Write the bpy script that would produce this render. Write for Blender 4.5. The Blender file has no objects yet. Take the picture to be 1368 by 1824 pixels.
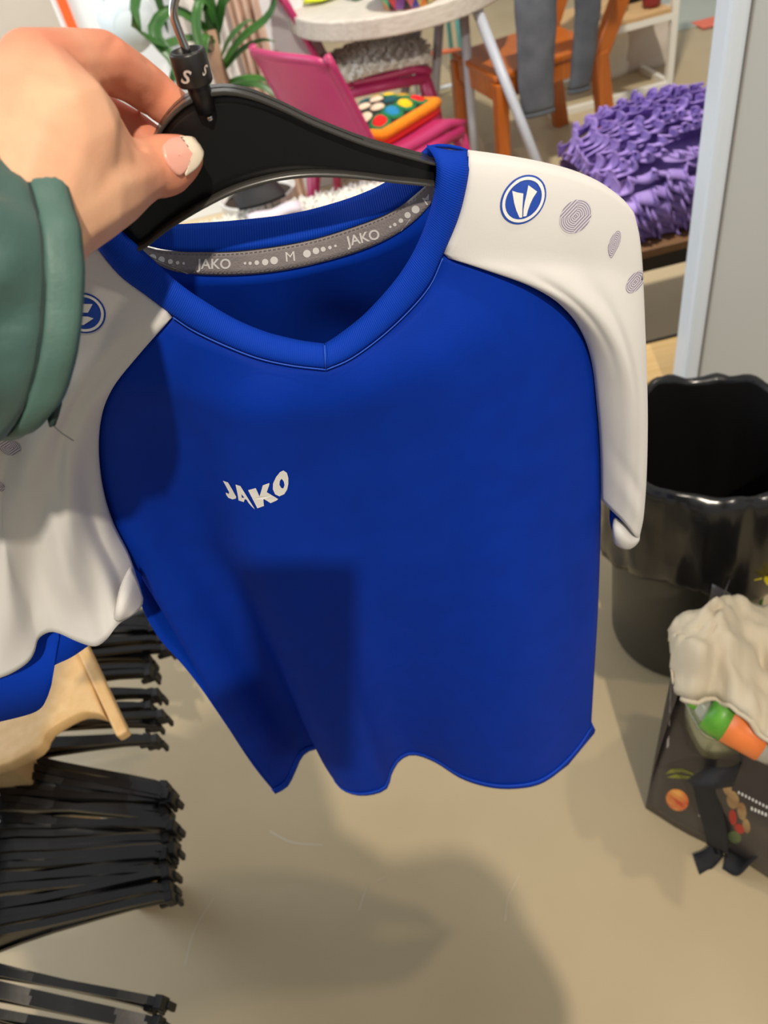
import bpy, bmesh, math, random
from mathutils import Vector, Matrix, noise
from mathutils.bvhtree import BVHTree
from mathutils.geometry import tessellate_polygon

random.seed(7)
PI = math.pi
scn = bpy.context.scene
COL = scn.collection

# ------------------------------------------------------------------ camera
CAM = Vector((0, 0, 1.5)); FPX = 1370.0; CX, CY = 684.0, 912.0
PITCH = math.radians(45.0); ROLL = math.radians(14.0)
FW = Vector((0, math.cos(PITCH), -math.sin(PITCH)))
R0 = Vector((1, 0, 0)); U0 = Vector((0, math.sin(PITCH), math.cos(PITCH)))
RT = R0 * math.cos(ROLL) - U0 * math.sin(ROLL)
UP = R0 * math.sin(ROLL) + U0 * math.cos(ROLL)
cd = bpy.data.cameras.new('camera'); cam = bpy.data.objects.new('camera', cd); COL.objects.link(cam)
m3 = Matrix((RT, UP, -FW)).transposed()
cam.matrix_world = Matrix.Translation(CAM) @ m3.to_4x4()
cd.sensor_fit = 'VERTICAL'; cd.sensor_height = 36.0; cd.lens = 36.0 * FPX / 1824.0
cd.clip_start = 0.01; cd.clip_end = 60
cd.dof.use_dof = True; cd.dof.focus_distance = 0.46; cd.dof.aperture_fstop = cd.lens / 2.6
scn.camera = cam

# ------------------------------------------------------------------ world and light
scn.view_settings.view_transform = 'Standard'; scn.view_settings.look = 'None'
scn.view_settings.gamma = 1; scn.view_settings.exposure = 0.0
scn.view_settings.use_curve_mapping = False
wd = bpy.data.worlds.new('room_ambience'); scn.world = wd; wd.use_nodes = True
wd.node_tree.nodes['Background'].inputs[0].default_value = (0.97, 0.985, 1.0, 1)
wd.node_tree.nodes['Background'].inputs[1].default_value = 0.44

def lamp(name, kind, loc, target, energy, color, size=0.1, angle=60, blend=0.4):
    l = bpy.data.lights.new(name, kind); o = bpy.data.objects.new(name, l); COL.objects.link(o)
    o.location = loc; l.energy = energy; l.color = color
    d = Vector(target) - Vector(loc); o.rotation_euler = d.to_track_quat('-Z', 'Y').to_euler()
    if kind == 'SPOT': l.shadow_soft_size = size; l.spot_size = math.radians(angle); l.spot_blend = blend
    if kind == 'AREA': l.size = size
    return o
lamp('ceiling_spot_behind', 'SPOT', (0.21, -1.5, 3.31), (0.1, 0.6, 0.8), 285, (1.0, 0.88, 0.72), 0.035, 75, 0.5)
lamp('ceiling_spot_table', 'SPOT', (0.9, 2.2, 3.4), (0.9, 3.5, 0.2), 420, (1.0, 0.93, 0.82), 0.08, 80, 0.5)
lamp('added_far_fill', 'SPOT', (-2.0, 3.4, 3.3), (-2.2, 5.2, 0.9), 330, (1.0, 0.93, 0.84), 0.1, 110, 0.6)  # added spot without a known fitting, brightens the dark far area
lamp('ceiling_spot_right', 'SPOT', (1.1, 0.3, 3.3), (0.55, 0.9, 0.0), 60, (1.0, 0.86, 0.68), 0.05, 70, 0.6)
lamp('shop_window_light', 'AREA', (-3.2, 2.6, 2.2), (0.3, 2.6, 0.6), 75, (0.85, 0.93, 1.0), 2.0)

# ------------------------------------------------------------------ helpers
def ray(px, py): return FW + RT * ((px - CX) / FPX) - UP * ((py - CY) / FPX)
def at_y(px, py, Y):
    d = ray(px, py); return CAM + d * ((Y - CAM.y) / d.y)
def at_z(px, py, Z):
    d = ray(px, py); return CAM + d * ((Z - CAM.z) / d.z)
def at_d(px, py, D): return CAM + ray(px, py) * D
def to_px(p):
    v = Vector(p) - CAM; z = v.dot(FW); return CX + FPX * v.dot(RT) / z, CY - FPX * v.dot(UP) / z
def lin(c):
    def f(x):
        x /= 255.0
        return x / 12.92 if x <= 0.04045 else ((x + 0.055) / 1.055) ** 2.4
    return (f(c[0]), f(c[1]), f(c[2]), 1)
def sstep(a, b, x):
    t = max(0, min(1, (x - a) / (b - a))); return t * t * (3 - 2 * t)

MATS = {}
def mat(name, c, rough=0.6, metal=0.0, var=0.0, vscale=20, bump=0.0, bscale=200, spec=0.5, sheen=0.0, coat=0.0, sss=0.0, c2=None, stretch=None, alpha=1.0, trans=0.0, use_uv=False):
    m = bpy.data.materials.new(name); m.use_nodes = True; nt = m.node_tree; b = nt.nodes['Principled BSDF']
    b.inputs['Roughness'].default_value = rough; b.inputs['Metallic'].default_value = metal
    b.inputs['Specular IOR Level'].default_value = spec
    b.inputs['Sheen Weight'].default_value = sheen; b.inputs['Coat Weight'].default_value = coat
    b.inputs['Transmission Weight'].default_value = trans; b.inputs['Alpha'].default_value = alpha
    if sss:
        b.inputs['Subsurface Weight'].default_value = sss; b.inputs['Subsurface Radius'].default_value = (0.01, 0.004, 0.002); b.inputs['Subsurface Scale'].default_value = 0.6
    tc = nt.nodes.new('ShaderNodeTexCoord'); mp = nt.nodes.new('ShaderNodeMapping')
    nt.links.new(tc.outputs['UV' if use_uv else 'Object'], mp.inputs[0])
    if stretch: mp.inputs['Scale'].default_value = stretch
    base = lin(c)
    if var or c2:
        n = nt.nodes.new('ShaderNodeTexNoise'); n.inputs['Scale'].default_value = vscale; n.inputs['Detail'].default_value = 5
        nt.links.new(mp.outputs[0], n.inputs['Vector'])
        r = nt.nodes.new('ShaderNodeValToRGB'); r.color_ramp.elements[0].position = 0.3; r.color_ramp.elements[1].position = 0.7
        if c2: e0, e1 = base, lin(c2)
        else: e0 = tuple(x * (1 - var) for x in base[:3]) + (1,); e1 = tuple(min(1, x * (1 + var)) for x in base[:3]) + (1,)
        r.color_ramp.elements[0].color = e0; r.color_ramp.elements[1].color = e1
        nt.links.new(n.outputs['Fac'], r.inputs[0]); nt.links.new(r.outputs[0], b.inputs['Base Color'])
    else: b.inputs['Base Color'].default_value = base
    if bump:
        n = nt.nodes.new('ShaderNodeTexNoise'); n.inputs['Scale'].default_value = bscale; n.inputs['Detail'].default_value = 3
        nt.links.new(mp.outputs[0], n.inputs['Vector'])
        bp = nt.nodes.new('ShaderNodeBump'); bp.inputs['Strength'].default_value = bump; bp.inputs['Distance'].default_value = 0.002
        nt.links.new(n.outputs['Fac'], bp.inputs['Height']); nt.links.new(bp.outputs[0], b.inputs['Normal'])
    MATS[name] = m
    return m
def rib_mat(name, c, freq, rough=0.7, c_lo=0.72):
    """knitted rib: fine stripes across the band (u runs along it)"""
    m = bpy.data.materials.new(name); m.use_nodes = True; nt = m.node_tree; b = nt.nodes['Principled BSDF']
    b.inputs['Roughness'].default_value = rough; b.inputs['Specular IOR Level'].default_value = 0.12
    uv = nt.nodes.new('ShaderNodeTexCoord'); w = nt.nodes.new('ShaderNodeTexWave'); w.wave_type = 'BANDS'; w.bands_direction = 'X'
    w.inputs['Scale'].default_value = freq; w.inputs['Distortion'].default_value = 0.4; w.inputs['Detail'].default_value = 1
    nt.links.new(uv.outputs['UV'], w.inputs['Vector'])
    r = nt.nodes.new('ShaderNodeValToRGB'); base = lin(c)
    r.color_ramp.elements[0].color = tuple(x * c_lo for x in base[:3]) + (1,); r.color_ramp.elements[1].color = base
    nt.links.new(w.outputs['Fac'], r.inputs[0]); nt.links.new(r.outputs[0], b.inputs['Base Color'])
    bp = nt.nodes.new('ShaderNodeBump'); bp.inputs['Strength'].default_value = 0.35; bp.inputs['Distance'].default_value = 0.0008
    nt.links.new(w.outputs['Fac'], bp.inputs['Height']); nt.links.new(bp.outputs[0], b.inputs['Normal'])
    return m
def wood_mat(name, c, c2, scale=6, stretch=(1, 12, 12), rough=0.45):
    return mat(name, c, rough=rough, c2=c2, vscale=scale, stretch=stretch, bump=0.1, bscale=40)

def thing(name, label, cat, loc=(0, 0, 0), rotz=0, group=None, kind=None):
    o = bpy.data.objects.new(name, None); COL.objects.link(o); o.empty_display_size = 0.05
    o.location = loc; o.rotation_euler = (0, 0, rotz); tag(o, label, cat, group, kind); return o
def tag(o, label=None, cat=None, group=None, kind=None):
    if label: o['label'] = label
    if cat: o['category'] = cat
    if group: o['group'] = group
    if kind: o['kind'] = kind
    return o
def obj(name, me, m=None, parent=None, world=False, smooth=True, solid=0.0, offset=0.0, bevel=0.0):
    if isinstance(me, bmesh.types.BMesh):
        bm = me; me = bpy.data.meshes.new(name); bm.to_mesh(me); bm.free()
    o = bpy.data.objects.new(name, me); COL.objects.link(o)
    if m is not None and len(me.materials) == 0: me.materials.append(m)
    if smooth and len(me.polygons): me.polygons.foreach_set('use_smooth', [True] * len(me.polygons))
    if parent is not None:
        o.parent = parent
        if world and parent.parent is None and parent.type == 'EMPTY':
            o.matrix_parent_inverse = (Matrix.Translation(parent.location) @ Matrix.Rotation(parent.rotation_euler.z, 4, 'Z')).inverted()
    if solid:
        s = o.modifiers.new('thickness', 'SOLIDIFY'); s.thickness = solid; s.offset = offset
    if bevel:
        s = o.modifiers.new('bevel', 'BEVEL'); s.width = bevel; s.segments = 2; s.limit_method = 'ANGLE'
    return o
def copy_tree(o, parent=None):
    c = o.copy(); COL.objects.link(c)
    if parent is not None: c.parent = parent
    for ch in list(o.children): copy_tree(ch, c)
    return c
def mesh_of(verts, faces, name='m', uvs=None):
    me = bpy.data.meshes.new(name); me.from_pydata([tuple(v) for v in verts], [], faces)
    if uvs:
        l = me.uv_layers.new(name='UVMap')
        for lp in me.loops: l.data[lp.index].uv = uvs[lp.vertex_index]
    me.update(); return me
def grid_mesh(rows, name='grid', closed=False, flip=False):
    n = len(rows[0]); m = len(rows); V = []; UV = []; Fc = []
    for j, r in enumerate(rows):
        for i, p in enumerate(r): V.append(p); UV.append((i / (n - 1), j / (m - 1)))
    for j in range(m - 1):
        for i in range(n if closed else n - 1):
            a = j * n + i; b = j * n + (i + 1) % n; f = (a, b, b + n, a + n)
            Fc.append(f[::-1] if flip else f)
    return mesh_of(V, Fc, name, UV)
def box(bm, c, s, rot=None):
    r = bmesh.ops.create_cube(bm, size=1); M = Matrix.Translation(c) @ (rot.to_4x4() if rot else Matrix.Identity(4)) @ Matrix.Diagonal((s[0], s[1], s[2], 1))
    bmesh.ops.transform(bm, matrix=M, verts=r['verts']); return bm
def box_between(lo, hi):
    bm = bmesh.new(); lo = Vector(lo); hi = Vector(hi); return box(bm, (lo + hi) / 2, hi - lo)
def beam(bm, a, b, w, d, upv=(0, 0, 1)):
    a = Vector(a); b = Vector(b); z = (b - a).normalized(); x = Vector(upv).cross(z)
    if x.length < 1e-4: x = Vector((1, 0, 0)).cross(z)
    x.normalize(); y = z.cross(x); M = Matrix((x, y, z)).transposed()
    return box(bm, (a + b) / 2, (w, d, (b - a).length), M)
def frame_along(pts):
    out = []; prev = None
    for i, p in enumerate(pts):
        t = (pts[min(i + 1, len(pts) - 1)] - pts[max(i - 1, 0)]).normalized()
        if prev is None:
            x = t.orthogonal().normalized()
        else:
            x = prev - t * prev.dot(t); x.normalize()
        prev = x; out.append((p, t, x, t.cross(x)))
    return out
def tube_mesh(pts, rad, n=10, caps=True, name='tube'):
    pts = [Vector(p) for p in pts]; V = []; Fc = []
    fr = frame_along(pts)
    for i, (p, t, x, y) in enumerate(fr):
        r = rad[i] if isinstance(rad, (list, tuple)) else rad
        for k in range(n):
            a = 2 * PI * k / n; V.append(p + x * (r * math.cos(a)) + y * (r * math.sin(a)))
    for i in range(len(pts) - 1):
        for k in range(n):
            a = i * n + k; b = i * n + (k + 1) % n; Fc.append((a, b, b + n, a + n))
    if caps:
        Fc.append(tuple(range(n))[::-1]); Fc.append(tuple(range((len(pts) - 1) * n, len(pts) * n)))
    return mesh_of(V, Fc, name)
def lathe_mesh(prof, n=32, name='lathe', wob=None, close_bottom=False):
    rows = []
    for (r, z) in prof:
        rows.append([Vector((r * math.cos(2 * PI * k / n), r * math.sin(2 * PI * k / n), z)) for k in range(n)])
    if wob: rows = [[wob(p) for p in r] for r in rows]
    me = grid_mesh(rows, name, closed=True)
    return me
def cr(pts, n):
    """Catmull-Rom through pts, n samples by arc length"""
    P = [Vector(p) for p in pts]; P = [P[0] * 2 - P[1]] + P + [P[-1] * 2 - P[-2]]; dense = []
    for i in range(1, len(P) - 2):
        p0, p1, p2, p3 = P[i - 1], P[i], P[i + 1], P[i + 2]
        for k in range(16):
            t = k / 16.0
            dense.append(0.5 * ((2 * p1) + (p2 - p0) * t + (2 * p0 - 5 * p1 + 4 * p2 - p3) * t * t + (3 * p1 - p0 - 3 * p2 + p3) * t ** 3))
    dense.append(P[-2]); return resample(dense, n)
def resample(P, n):
    L = [0]
    for i in range(1, len(P)): L.append(L[-1] + (P[i] - P[i - 1]).length)
    out = []; k = 0
    for j in range(n):
        s = L[-1] * j / (n - 1)
        while k < len(P) - 2 and L[k + 1] < s: k += 1
        d = L[k + 1] - L[k]; out.append(P[k].lerp(P[k + 1], (s - L[k]) / d if d > 1e-9 else 0))
    return out
def cpx(pts, n): return cr([at_y(*p) for p in pts], n)
def coons(T, B, L, R, disp=None):
    n = len(T); m = len(L); rows = []
    for j in range(m):
        v = j / (m - 1); r = []
        for i in range(n):
            u = i / (n - 1)
            p = T[i] * (1 - v) + B[i] * v + L[j] * (1 - u) + R[j] * u - (T[0] * ((1 - u) * (1 - v)) + T[-1] * (u * (1 - v)) + B[0] * ((1 - u) * v) + B[-1] * (u * v))
            if disp: p = p + disp(u, v, p)
            r.append(p)
        rows.append(r)
    return rows
def bvh_rows(rows):
    n = len(rows[0]); V = [p for r in rows for p in r]; Fc = []
    for j in range(len(rows) - 1):
        for i in range(n - 1):
            a = j * n + i; Fc += [(a, a + 1, a + n + 1), (a, a + n + 1, a + n)]
    return BVHTree.FromPolygons(V, Fc)
def project(bvh, px, py, off):
    d = ray(px, py).normalized(); h = bvh.ray_cast(CAM, d, 5.0)
    if h[0] is None:
        q = bvh.find_nearest(at_d(px, py, 0.45)); p = q[0]; nn = q[1]
    else: p, nn = h[0], h[1]
    if nn.dot(d) > 0: nn = -nn
    return p + nn * off
def decal_poly(name, outlines, bvh, m, parent, off=0.0008):
    """print that lies on the cloth; outlines: lists of 2D points in the cloth's own flat layout"""
    poly = [[Vector((x, y, 0)) for x, y in o] for o in outlines]
    flat = [p for o in poly for p in o]; tris = tessellate_polygon(poly)
    V = [project(bvh, p.x, p.y, off) for p in flat]
    bm = bmesh.new(); vs = [bm.verts.new(v) for v in V]
    for t in tris:
        try: bm.faces.new([vs[i] for i in t])
        except ValueError: pass
    bmesh.ops.recalc_face_normals(bm, faces=bm.faces[:])
    return obj(name, bm, m, parent, world=True, smooth=False)
def ellipse_fn(c, xh, yh, mxy):
    a = Matrix(((xh * xh, mxy), (mxy, yh * yh))); det = math.sqrt(max(1e-6, a[0][0] * a[1][1] - mxy * mxy)); t = math.sqrt(a[0][0] + a[1][1] + 2 * det)
    s = Matrix(((a[0][0] + det, mxy), (mxy, a[1][1] + det))) * (1 / t)
    return lambda x, y: (c[0] + s[0][0] * x + s[0][1] * y, c[1] + s[1][0] * x + s[1][1] * y)
def decal_disc(name, fn, bvh, m, parent, r0=0.0, r1=1.0, off=0.0008, nt=40, nr=5, clip=None, uvs=1.0):
    rows = []; UV = []; V = []; Fc = []
    for j in range(nr + 1):
        r = r0 + (r1 - r0) * j / nr
        for k in range(nt):
            a = 2 * PI * k / nt; x, y = r * math.cos(a), r * math.sin(a)
            if clip: x, y = clip(x, y)
            V.append(project(bvh, *fn(x, y), off)); UV.append((x * uvs, y * uvs))
    for j in range(nr):
        for k in range(nt):
            a = j * nt + k; b = j * nt + (k + 1) % nt; Fc.append((a, b, b + nt, a + nt))
    return obj(name, mesh_of(V, Fc, name, UV), m, parent, world=True)
def text_mesh2d(s, size=1.0, bold=0.0):
    c = bpy.data.curves.new('lettering', 'FONT'); c.body = s; c.size = size; c.offset = bold; c.align_x = 'CENTER'; c.align_y = 'CENTER'; c.resolution_u = 3
    o = bpy.data.objects.new('lettering', c); COL.objects.link(o); dg = bpy.context.evaluated_depsgraph_get(); me = o.evaluated_get(dg).to_mesh()
    V = [(v.co.x, v.co.y) for v in me.vertices]; Fc = [tuple(p.vertices) for p in me.polygons]; o.evaluated_get(dg).to_mesh_clear()
    bpy.data.objects.remove(o); bpy.data.curves.remove(c); return V, Fc
def remesh(name, chains, voxel, smooth_it=6, m=None, parent=None, world=True, post=None):
    """one continuous surface grown over chains of (point, radius)"""
    bm = bmesh.new()
    for ch in chains:
        for (p, r), (q, s) in zip(ch[:-1], ch[1:]):
            n = max(2, int((q - p).length / ((0.15 if voxel < .002 else .35) * min(r, s))) + 1)
            for k in range(n + 1):
                t = k / n; bmesh.ops.create_icosphere(bm, subdivisions=2, radius=r + (s - r) * t, matrix=Matrix.Translation(p.lerp(q, t)))
    me = bpy.data.meshes.new(name); bm.to_mesh(me); bm.free()
    o = bpy.data.objects.new(name, me); COL.objects.link(o)
    rm = o.modifiers.new('r', 'REMESH'); rm.mode = 'VOXEL'; rm.voxel_size = voxel
    if smooth_it:
        sm = o.modifiers.new('s', 'SMOOTH'); sm.factor = 0.5; sm.iterations = smooth_it
    dg = bpy.context.evaluated_depsgraph_get(); me2 = bpy.data.meshes.new_from_object(o.evaluated_get(dg))
    bpy.data.objects.remove(o); bpy.data.meshes.remove(me)
    if post:
        me2.calc_loop_triangles(); post(me2)
    me2.materials.clear()
    return obj(name, me2, m, parent, world=world)

# ------------------------------------------------------------------ materials
M_BLUE = mat('royal_blue_jersey', (1, 49, 160), rough=0.7, spec=0.12, sheen=0.0, bump=0.08, bscale=1500, var=0.06, vscale=40)
M_BLUE_IN = mat('royal_blue_inside', (3, 58, 180), rough=0.75, spec=0.12, bump=0.08, bscale=1500)
M_RIB = rib_mat('royal_blue_rib', (10, 66, 190), 45)
M_RIB_F = rib_mat('royal_blue_front_rib', (9, 62, 184), 38, c_lo=0.82)
M_WHITE = mat('white_jersey', (220, 218, 215), rough=0.7, spec=0.25, bump=0.06, bscale=1500, var=0.02, vscale=30)
M_TAPE = mat('grey_neck_tape', (150, 142, 142), rough=0.75, bump=0.25, bscale=900, var=0.06, vscale=300)
M_STITCH = mat('grey_stitching', (122, 114, 116), rough=0.8)
M_PRINT = mat('white_print', (238, 236, 232), rough=0.5)
M_EMB = mat('blue_print', (28, 72, 172), rough=0.5)
M_SEAM = mat('blue_topstitch', (40, 92, 205), rough=0.7)
M_BLACKP = mat('black_plastic', (16, 16, 17), rough=0.38, spec=0.5, bump=0.03, bscale=300)
M_LITRIM = mat('black_plastic_lit_rim', (58, 56, 52), rough=0.3, spec=0.8)  # greyer base colour stands in for ceiling lights reflected on the rim
M_CHROME = mat('chrome_steel', (190, 188, 186), rough=0.18, metal=1.0)
M_SKIN = None

def dot_material():
    m = bpy.data.materials.new('lilac_grey_ring_print'); m.use_nodes = True; nt = m.node_tree; b = nt.nodes['Principled BSDF']; b.inputs['Roughness'].default_value = 0.6
    uv = nt.nodes.new('ShaderNodeTexCoord'); sx = nt.nodes.new('ShaderNodeSeparateXYZ'); nt.links.new(uv.outputs['UV'], sx.inputs[0])
    w = nt.nodes.new('ShaderNodeTexWave'); w.wave_type = 'RINGS'; w.rings_direction = 'SPHERICAL'; w.inputs['Scale'].default_value = 2.6; nt.links.new(uv.outputs['UV'], w.inputs['Vector'])
    w2 = nt.nodes.new('ShaderNodeTexWave'); w2.wave_type = 'BANDS'; w2.bands_direction = 'DIAGONAL'; w2.inputs['Scale'].default_value = 2.6; nt.links.new(uv.outputs['UV'], w2.inputs['Vector'])
    mu = nt.nodes.new('ShaderNodeMath'); mu.operation = 'MULTIPLY'; nt.links.new(sx.outputs[0], mu.inputs[0]); nt.links.new(sx.outputs[1], mu.inputs[1])
    gt = nt.nodes.new('ShaderNodeMath'); gt.operation = 'GREATER_THAN'; gt.inputs[1].default_value = 0; nt.links.new(mu.outputs[0], gt.inputs[0])
    mx = nt.nodes.new('ShaderNodeMix'); nt.links.new(gt.outputs[0], mx.inputs['Factor']); nt.links.new(w.outputs['Fac'], mx.inputs['A']); nt.links.new(w2.outputs['Fac'], mx.inputs['B'])
    r = nt.nodes.new('ShaderNodeValToRGB'); r.color_ramp.elements[0].position = 0.35; r.color_ramp.elements[1].position = 0.6
    r.color_ramp.elements[0].color = lin((214, 210, 214)); r.color_ramp.elements[1].color = lin((140, 132, 156))
    nt.links.new(mx.outputs['Result'], r.inputs[0]); nt.links.new(r.outputs[0], b.inputs['Base Color'])
    return m
M_DOT = dot_material()

# ------------------------------------------------------------------ the setting
M_FLOOR = mat('polished_concrete', (178, 160, 126), rough=0.4, spec=0.4, c2=(194, 177, 144), vscale=1.7, bump=0.05, bscale=60)
fl = obj('floor', box_between((-6, -3, -0.05), (7, 11, 0)), M_FLOOR, smooth=False); tag(fl, 'beige polished concrete floor with faint cracks', kind='structure')
M_CRACK = mat('floor_crack', (204, 195, 172), rough=0.6)
M_WALLW = mat('white_paint', (226, 230, 233), rough=0.5, var=0.02, vscale=3)
M_WALLB = mat('beige_paint', (196, 188, 176), rough=0.7, var=0.03, vscale=3)
wb = obj('wall_back', box_between((-6, 10.9, 0), (7, 11, 3.6)), M_WALLB, smooth=False); tag(wb, 'beige far wall of the shop', kind='structure')

wl = obj('wall_left', box_between((-6, 5.2, 0), (-.75, 5.32, 3.0)), M_WALLB, smooth=False); tag(wl, 'beige wall beyond the white partition', kind='structure')
wr = obj('wall_right', box_between((6.9, -3, 0), (7, 10.9, 3.6)), M_WALLB, smooth=False); tag(wr, 'beige side wall of the shop', kind='structure')

# ------------------------------------------------------------------ SHIRT
ZH = 0.671
def hemp(px, py, dz=0): return at_z(px, py, ZH + dz)
NU, NV = 61, 61
top_px = [(308, 562, .383), (345, 586, .381), (400, 612, .378), (460, 635, .375), (520, 648, .373), (580, 655, .372), (625, 635, .373), (680, 595, .376), (730, 548, .379), (765, 505, .381), (787, 455, .383)]
FT = [None] * 0
FT = cr([at_y(*p) for p in top_px[:6]], 31)[:-1] + cr([at_y(*p) for p in top_px[5:]], 31)
left_px = [(308, 562, .383), (250, 625, .384), (205, 680, .386), (181, 735, .398), (175, 800, .410), (183, 870, .420), (201, 930, .427), (225, 985, .431), (250, 1025, .433), (303, 1112, .435), (345, 1185, .435), (400, 1285, .433), (450, 1362, .430)]
FL = cr([at_y(*p) for p in left_px] + [hemp(490, 1412)], NV)
right_px = [(787, 455, .383), (860, 478, .380), (935, 503, .380), (990, 535, .383), (1030, 580, .388), (1052, 640, .393), (1062, 720, .398), (1068, 800, .402), (1070, 900, .405), (1068, 1000, .407), (1064, 1100, .408), (1058, 1200, .409)]
FR = cr([at_y(*p) for p in right_px] + [hemp(1052, 1302)], NV)
hem_px = [(490, 1412), (512, 1399), (526, 1372), (538, 1346), (556, 1334), (576, 1335), (590, 1356), (602, 1398), (640, 1415), (686, 1405), (698, 1374), (714, 1351), (738, 1343), (775, 1356), (820, 1384), (865, 1399), (910, 1403), (960, 1395), (1000, 1368), (1030, 1335), (1052, 1302)]
FB = cr([hemp(*p) for p in hem_px], NU)
def fdisp(u, v, p):
    w = math.sin(PI * min(1, max(0, u))) * math.sin(PI * v)
    dy = -0.016 * (w ** 0.8 if w > 0 else 0)
    # long soft fold falling from the chest logo to the hem
    uc = 0.33 - 0.03 * v; dy += -0.010 * math.exp(-((u - uc) / 0.075) ** 2) * math.sin(PI * v) ** 0.7 + 0.012 * math.exp(-((u - uc + 0.15) / 0.08) ** 2) * math.sin(PI * v) * sstep(0, .12, u)
    uc = 0.72 + 0.05 * v; dy += -0.004 * math.exp(-((u - uc) / 0.06) ** 2) * math.sin(PI * v)
    dy += 0.0022 * math.sin(19 * u + 2.0 * v + 0.7) * math.sin(PI * v) * sstep(0.0, 0.2, min(u, 1 - u) + 0.05)
    dy += 0.004 * (noise.noise(Vector((u * 4, v * 2.5, 1.3)))) * math.sin(PI * v) * math.sin(PI * u)
    return Vector((0, dy, 0))
front = coons(FT, FB, FL, FR, fdisp)
shirt = thing('football_shirt', 'royal blue football shirt with white raglan sleeves and V-neck, hung on a black hanger', 'shirt', at_y(560, 450, .39))
fp = obj('front_panel', grid_mesh(front, flip=True), M_BLUE, shirt, True, solid=0.0009)
BV_FRONT = bvh_rows(front)
# hem band: narrow turned edge under a line of stitching
hb = [[front[-1 - k][i] + Vector((0, -0.0012, 0)) for i in range(NU)] for k in (0, 1)]
obj('hem', grid_mesh(hb), M_BLUE_IN, fp, True, solid=0.0012)  # lighter blue than the front imitates light on the bent edge
def edge_tube(name, pts, r, m, parent, off=Vector((0, -0.0008, 0))):
    return obj(name, tube_mesh([p + off for p in pts], r, 6), m, parent, True)
edge_tube('hem_stitching', front[-2], 0.0003, M_SEAM, fp, Vector((0, -0.0022, 0)))
# back panel, seen inside the neck and along the side
tape_lo = [(250, 440, .392), (275, 467, .400), (320, 485, .412), (400, 490, .425), (480, 485, .430), (560, 470, .428), (640, 447, .420), (700, 420, .410), (745, 387, .400), (778, 348, .394), (800, 318, .390)]
tape_hi = [(232, 424, .390), (250, 436, .396), (300, 447, .408), (400, 448, .424), (480, 440, .430), (560, 425, .428), (640, 400, .418), (700, 375, .408), (742, 345, .398), (778, 312, .392), (800, 286, .388)]
BT = cpx(tape_lo, NU)
bl_px = [(250, 440, .392), (225, 560, .405), (200, 700, .42), (195, 830, .44), (222, 960, .447), (240, 1035, .447), (256, 1088, .446), (286, 1140, .445), (322, 1180, .443), (357, 1224, .441), (403, 1291, .436), (452, 1364, .429)]
BL = cr([at_y(*p) for p in bl_px] + [hemp(490, 1411)], NV)
br_px = [(800, 318, .390), (860, 420, .40), (960, 500, .415), (1030, 600, .425), (1054, 720, .425), (1060, 900, .425), (1056, 1100, .422)]
BR = cr([at_y(*p) for p in br_px] + [hemp(1050, 1300)], NV)
a, b = BL[-1], BR[-1]
BB = cr([a.lerp(b, t) + Vector((0, 0.085 * math.sin(PI * t) ** 0.6 + 0.012 * math.sin(13 * t) * math.sin(PI * t), 0.0)) for t in [k / 14 for k in range(15)]], NU)
def bdisp(u, v, p):
    w = math.sin(PI * u) * math.sin(PI * v)
    return Vector((0, 0.035 * w + 0.004 * math.sin(26 * u + 3 * v) * math.sin(PI * u) * sstep(0, 0.15, v) * (1 - v), 0))
back = coons(BT, BB, BL, BR, bdisp)
obj('back_panel', grid_mesh(back), M_BLUE_IN, shirt, True, solid=0.0009)
# side tab at the lower corner
st = [[at_y(1038, 1290, .407), at_y(1050, 1278, .41), at_y(1060, 1300, .412)], [at_y(1018, 1338, .398), at_y(1036, 1330, .400), at_y(1059, 1303, .411)], [at_y(985, 1383, .385), at_y(1012, 1362, .392), at_y(1058, 1306, .410)]]
obj('side_slit_flap', grid_mesh(st), M_BLUE_IN, shirt, True, solid=0.0012)

# collar
def strip(outer, inner, n, k=7, bulge=0.004, both=False):
    O = outer if isinstance(outer[0], Vector) else cpx(outer, n); I = inner if isinstance(inner[0], Vector) else cpx(inner, n); rows = []
    for j in range(k):
        t = j / (k - 1); rows.append([O[i].lerp(I[i], t) + Vector((0, -bulge * math.sin(PI * t) ** 0.6, 0)) for i in range(n)])
    return rows
co_l = [(168, 432, .386), (215, 490, .384), (260, 526, .383), (308, 562, .382), (345, 586, .380), (400, 612, .377), (460, 635, .374), (520, 648, .372), (580, 655, .371)]
ci_l = [(200, 398, .386), (258, 450, .385), (318, 505, .384), (370, 541, .383), (420, 570, .382), (470, 591, .380), (510, 602, .379), (545, 609, .378), (578, 613, .377)]
co_r = [(580, 655, .371), (625, 635, .372), (680, 595, .375), (730, 548, .378), (765, 505, .380), (787, 457, .382), (815, 392, .382), (829, 340, .383), (835, 298, .385), (832, 268, .392)]
ci_r = [(578, 613, .377), (602, 598, .378), (650, 560, .379), (700, 505, .380), (732, 458, .381), (754, 412, .382), (768, 370, .382), (776, 330, .381), (777, 290, .383), (760, 259, .392)]
collar = obj('collar', grid_mesh(strip(co_l, ci_l, 60), flip=True), M_RIB_F, shirt, True, solid=0.0015)
tag(collar, 'royal blue ribbed V-neck collar')
crr = strip(co_r, ci_r, 60)
obj('collar', grid_mesh(crr, flip=True), M_RIB_F, shirt, True, solid=0.0015)
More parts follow.
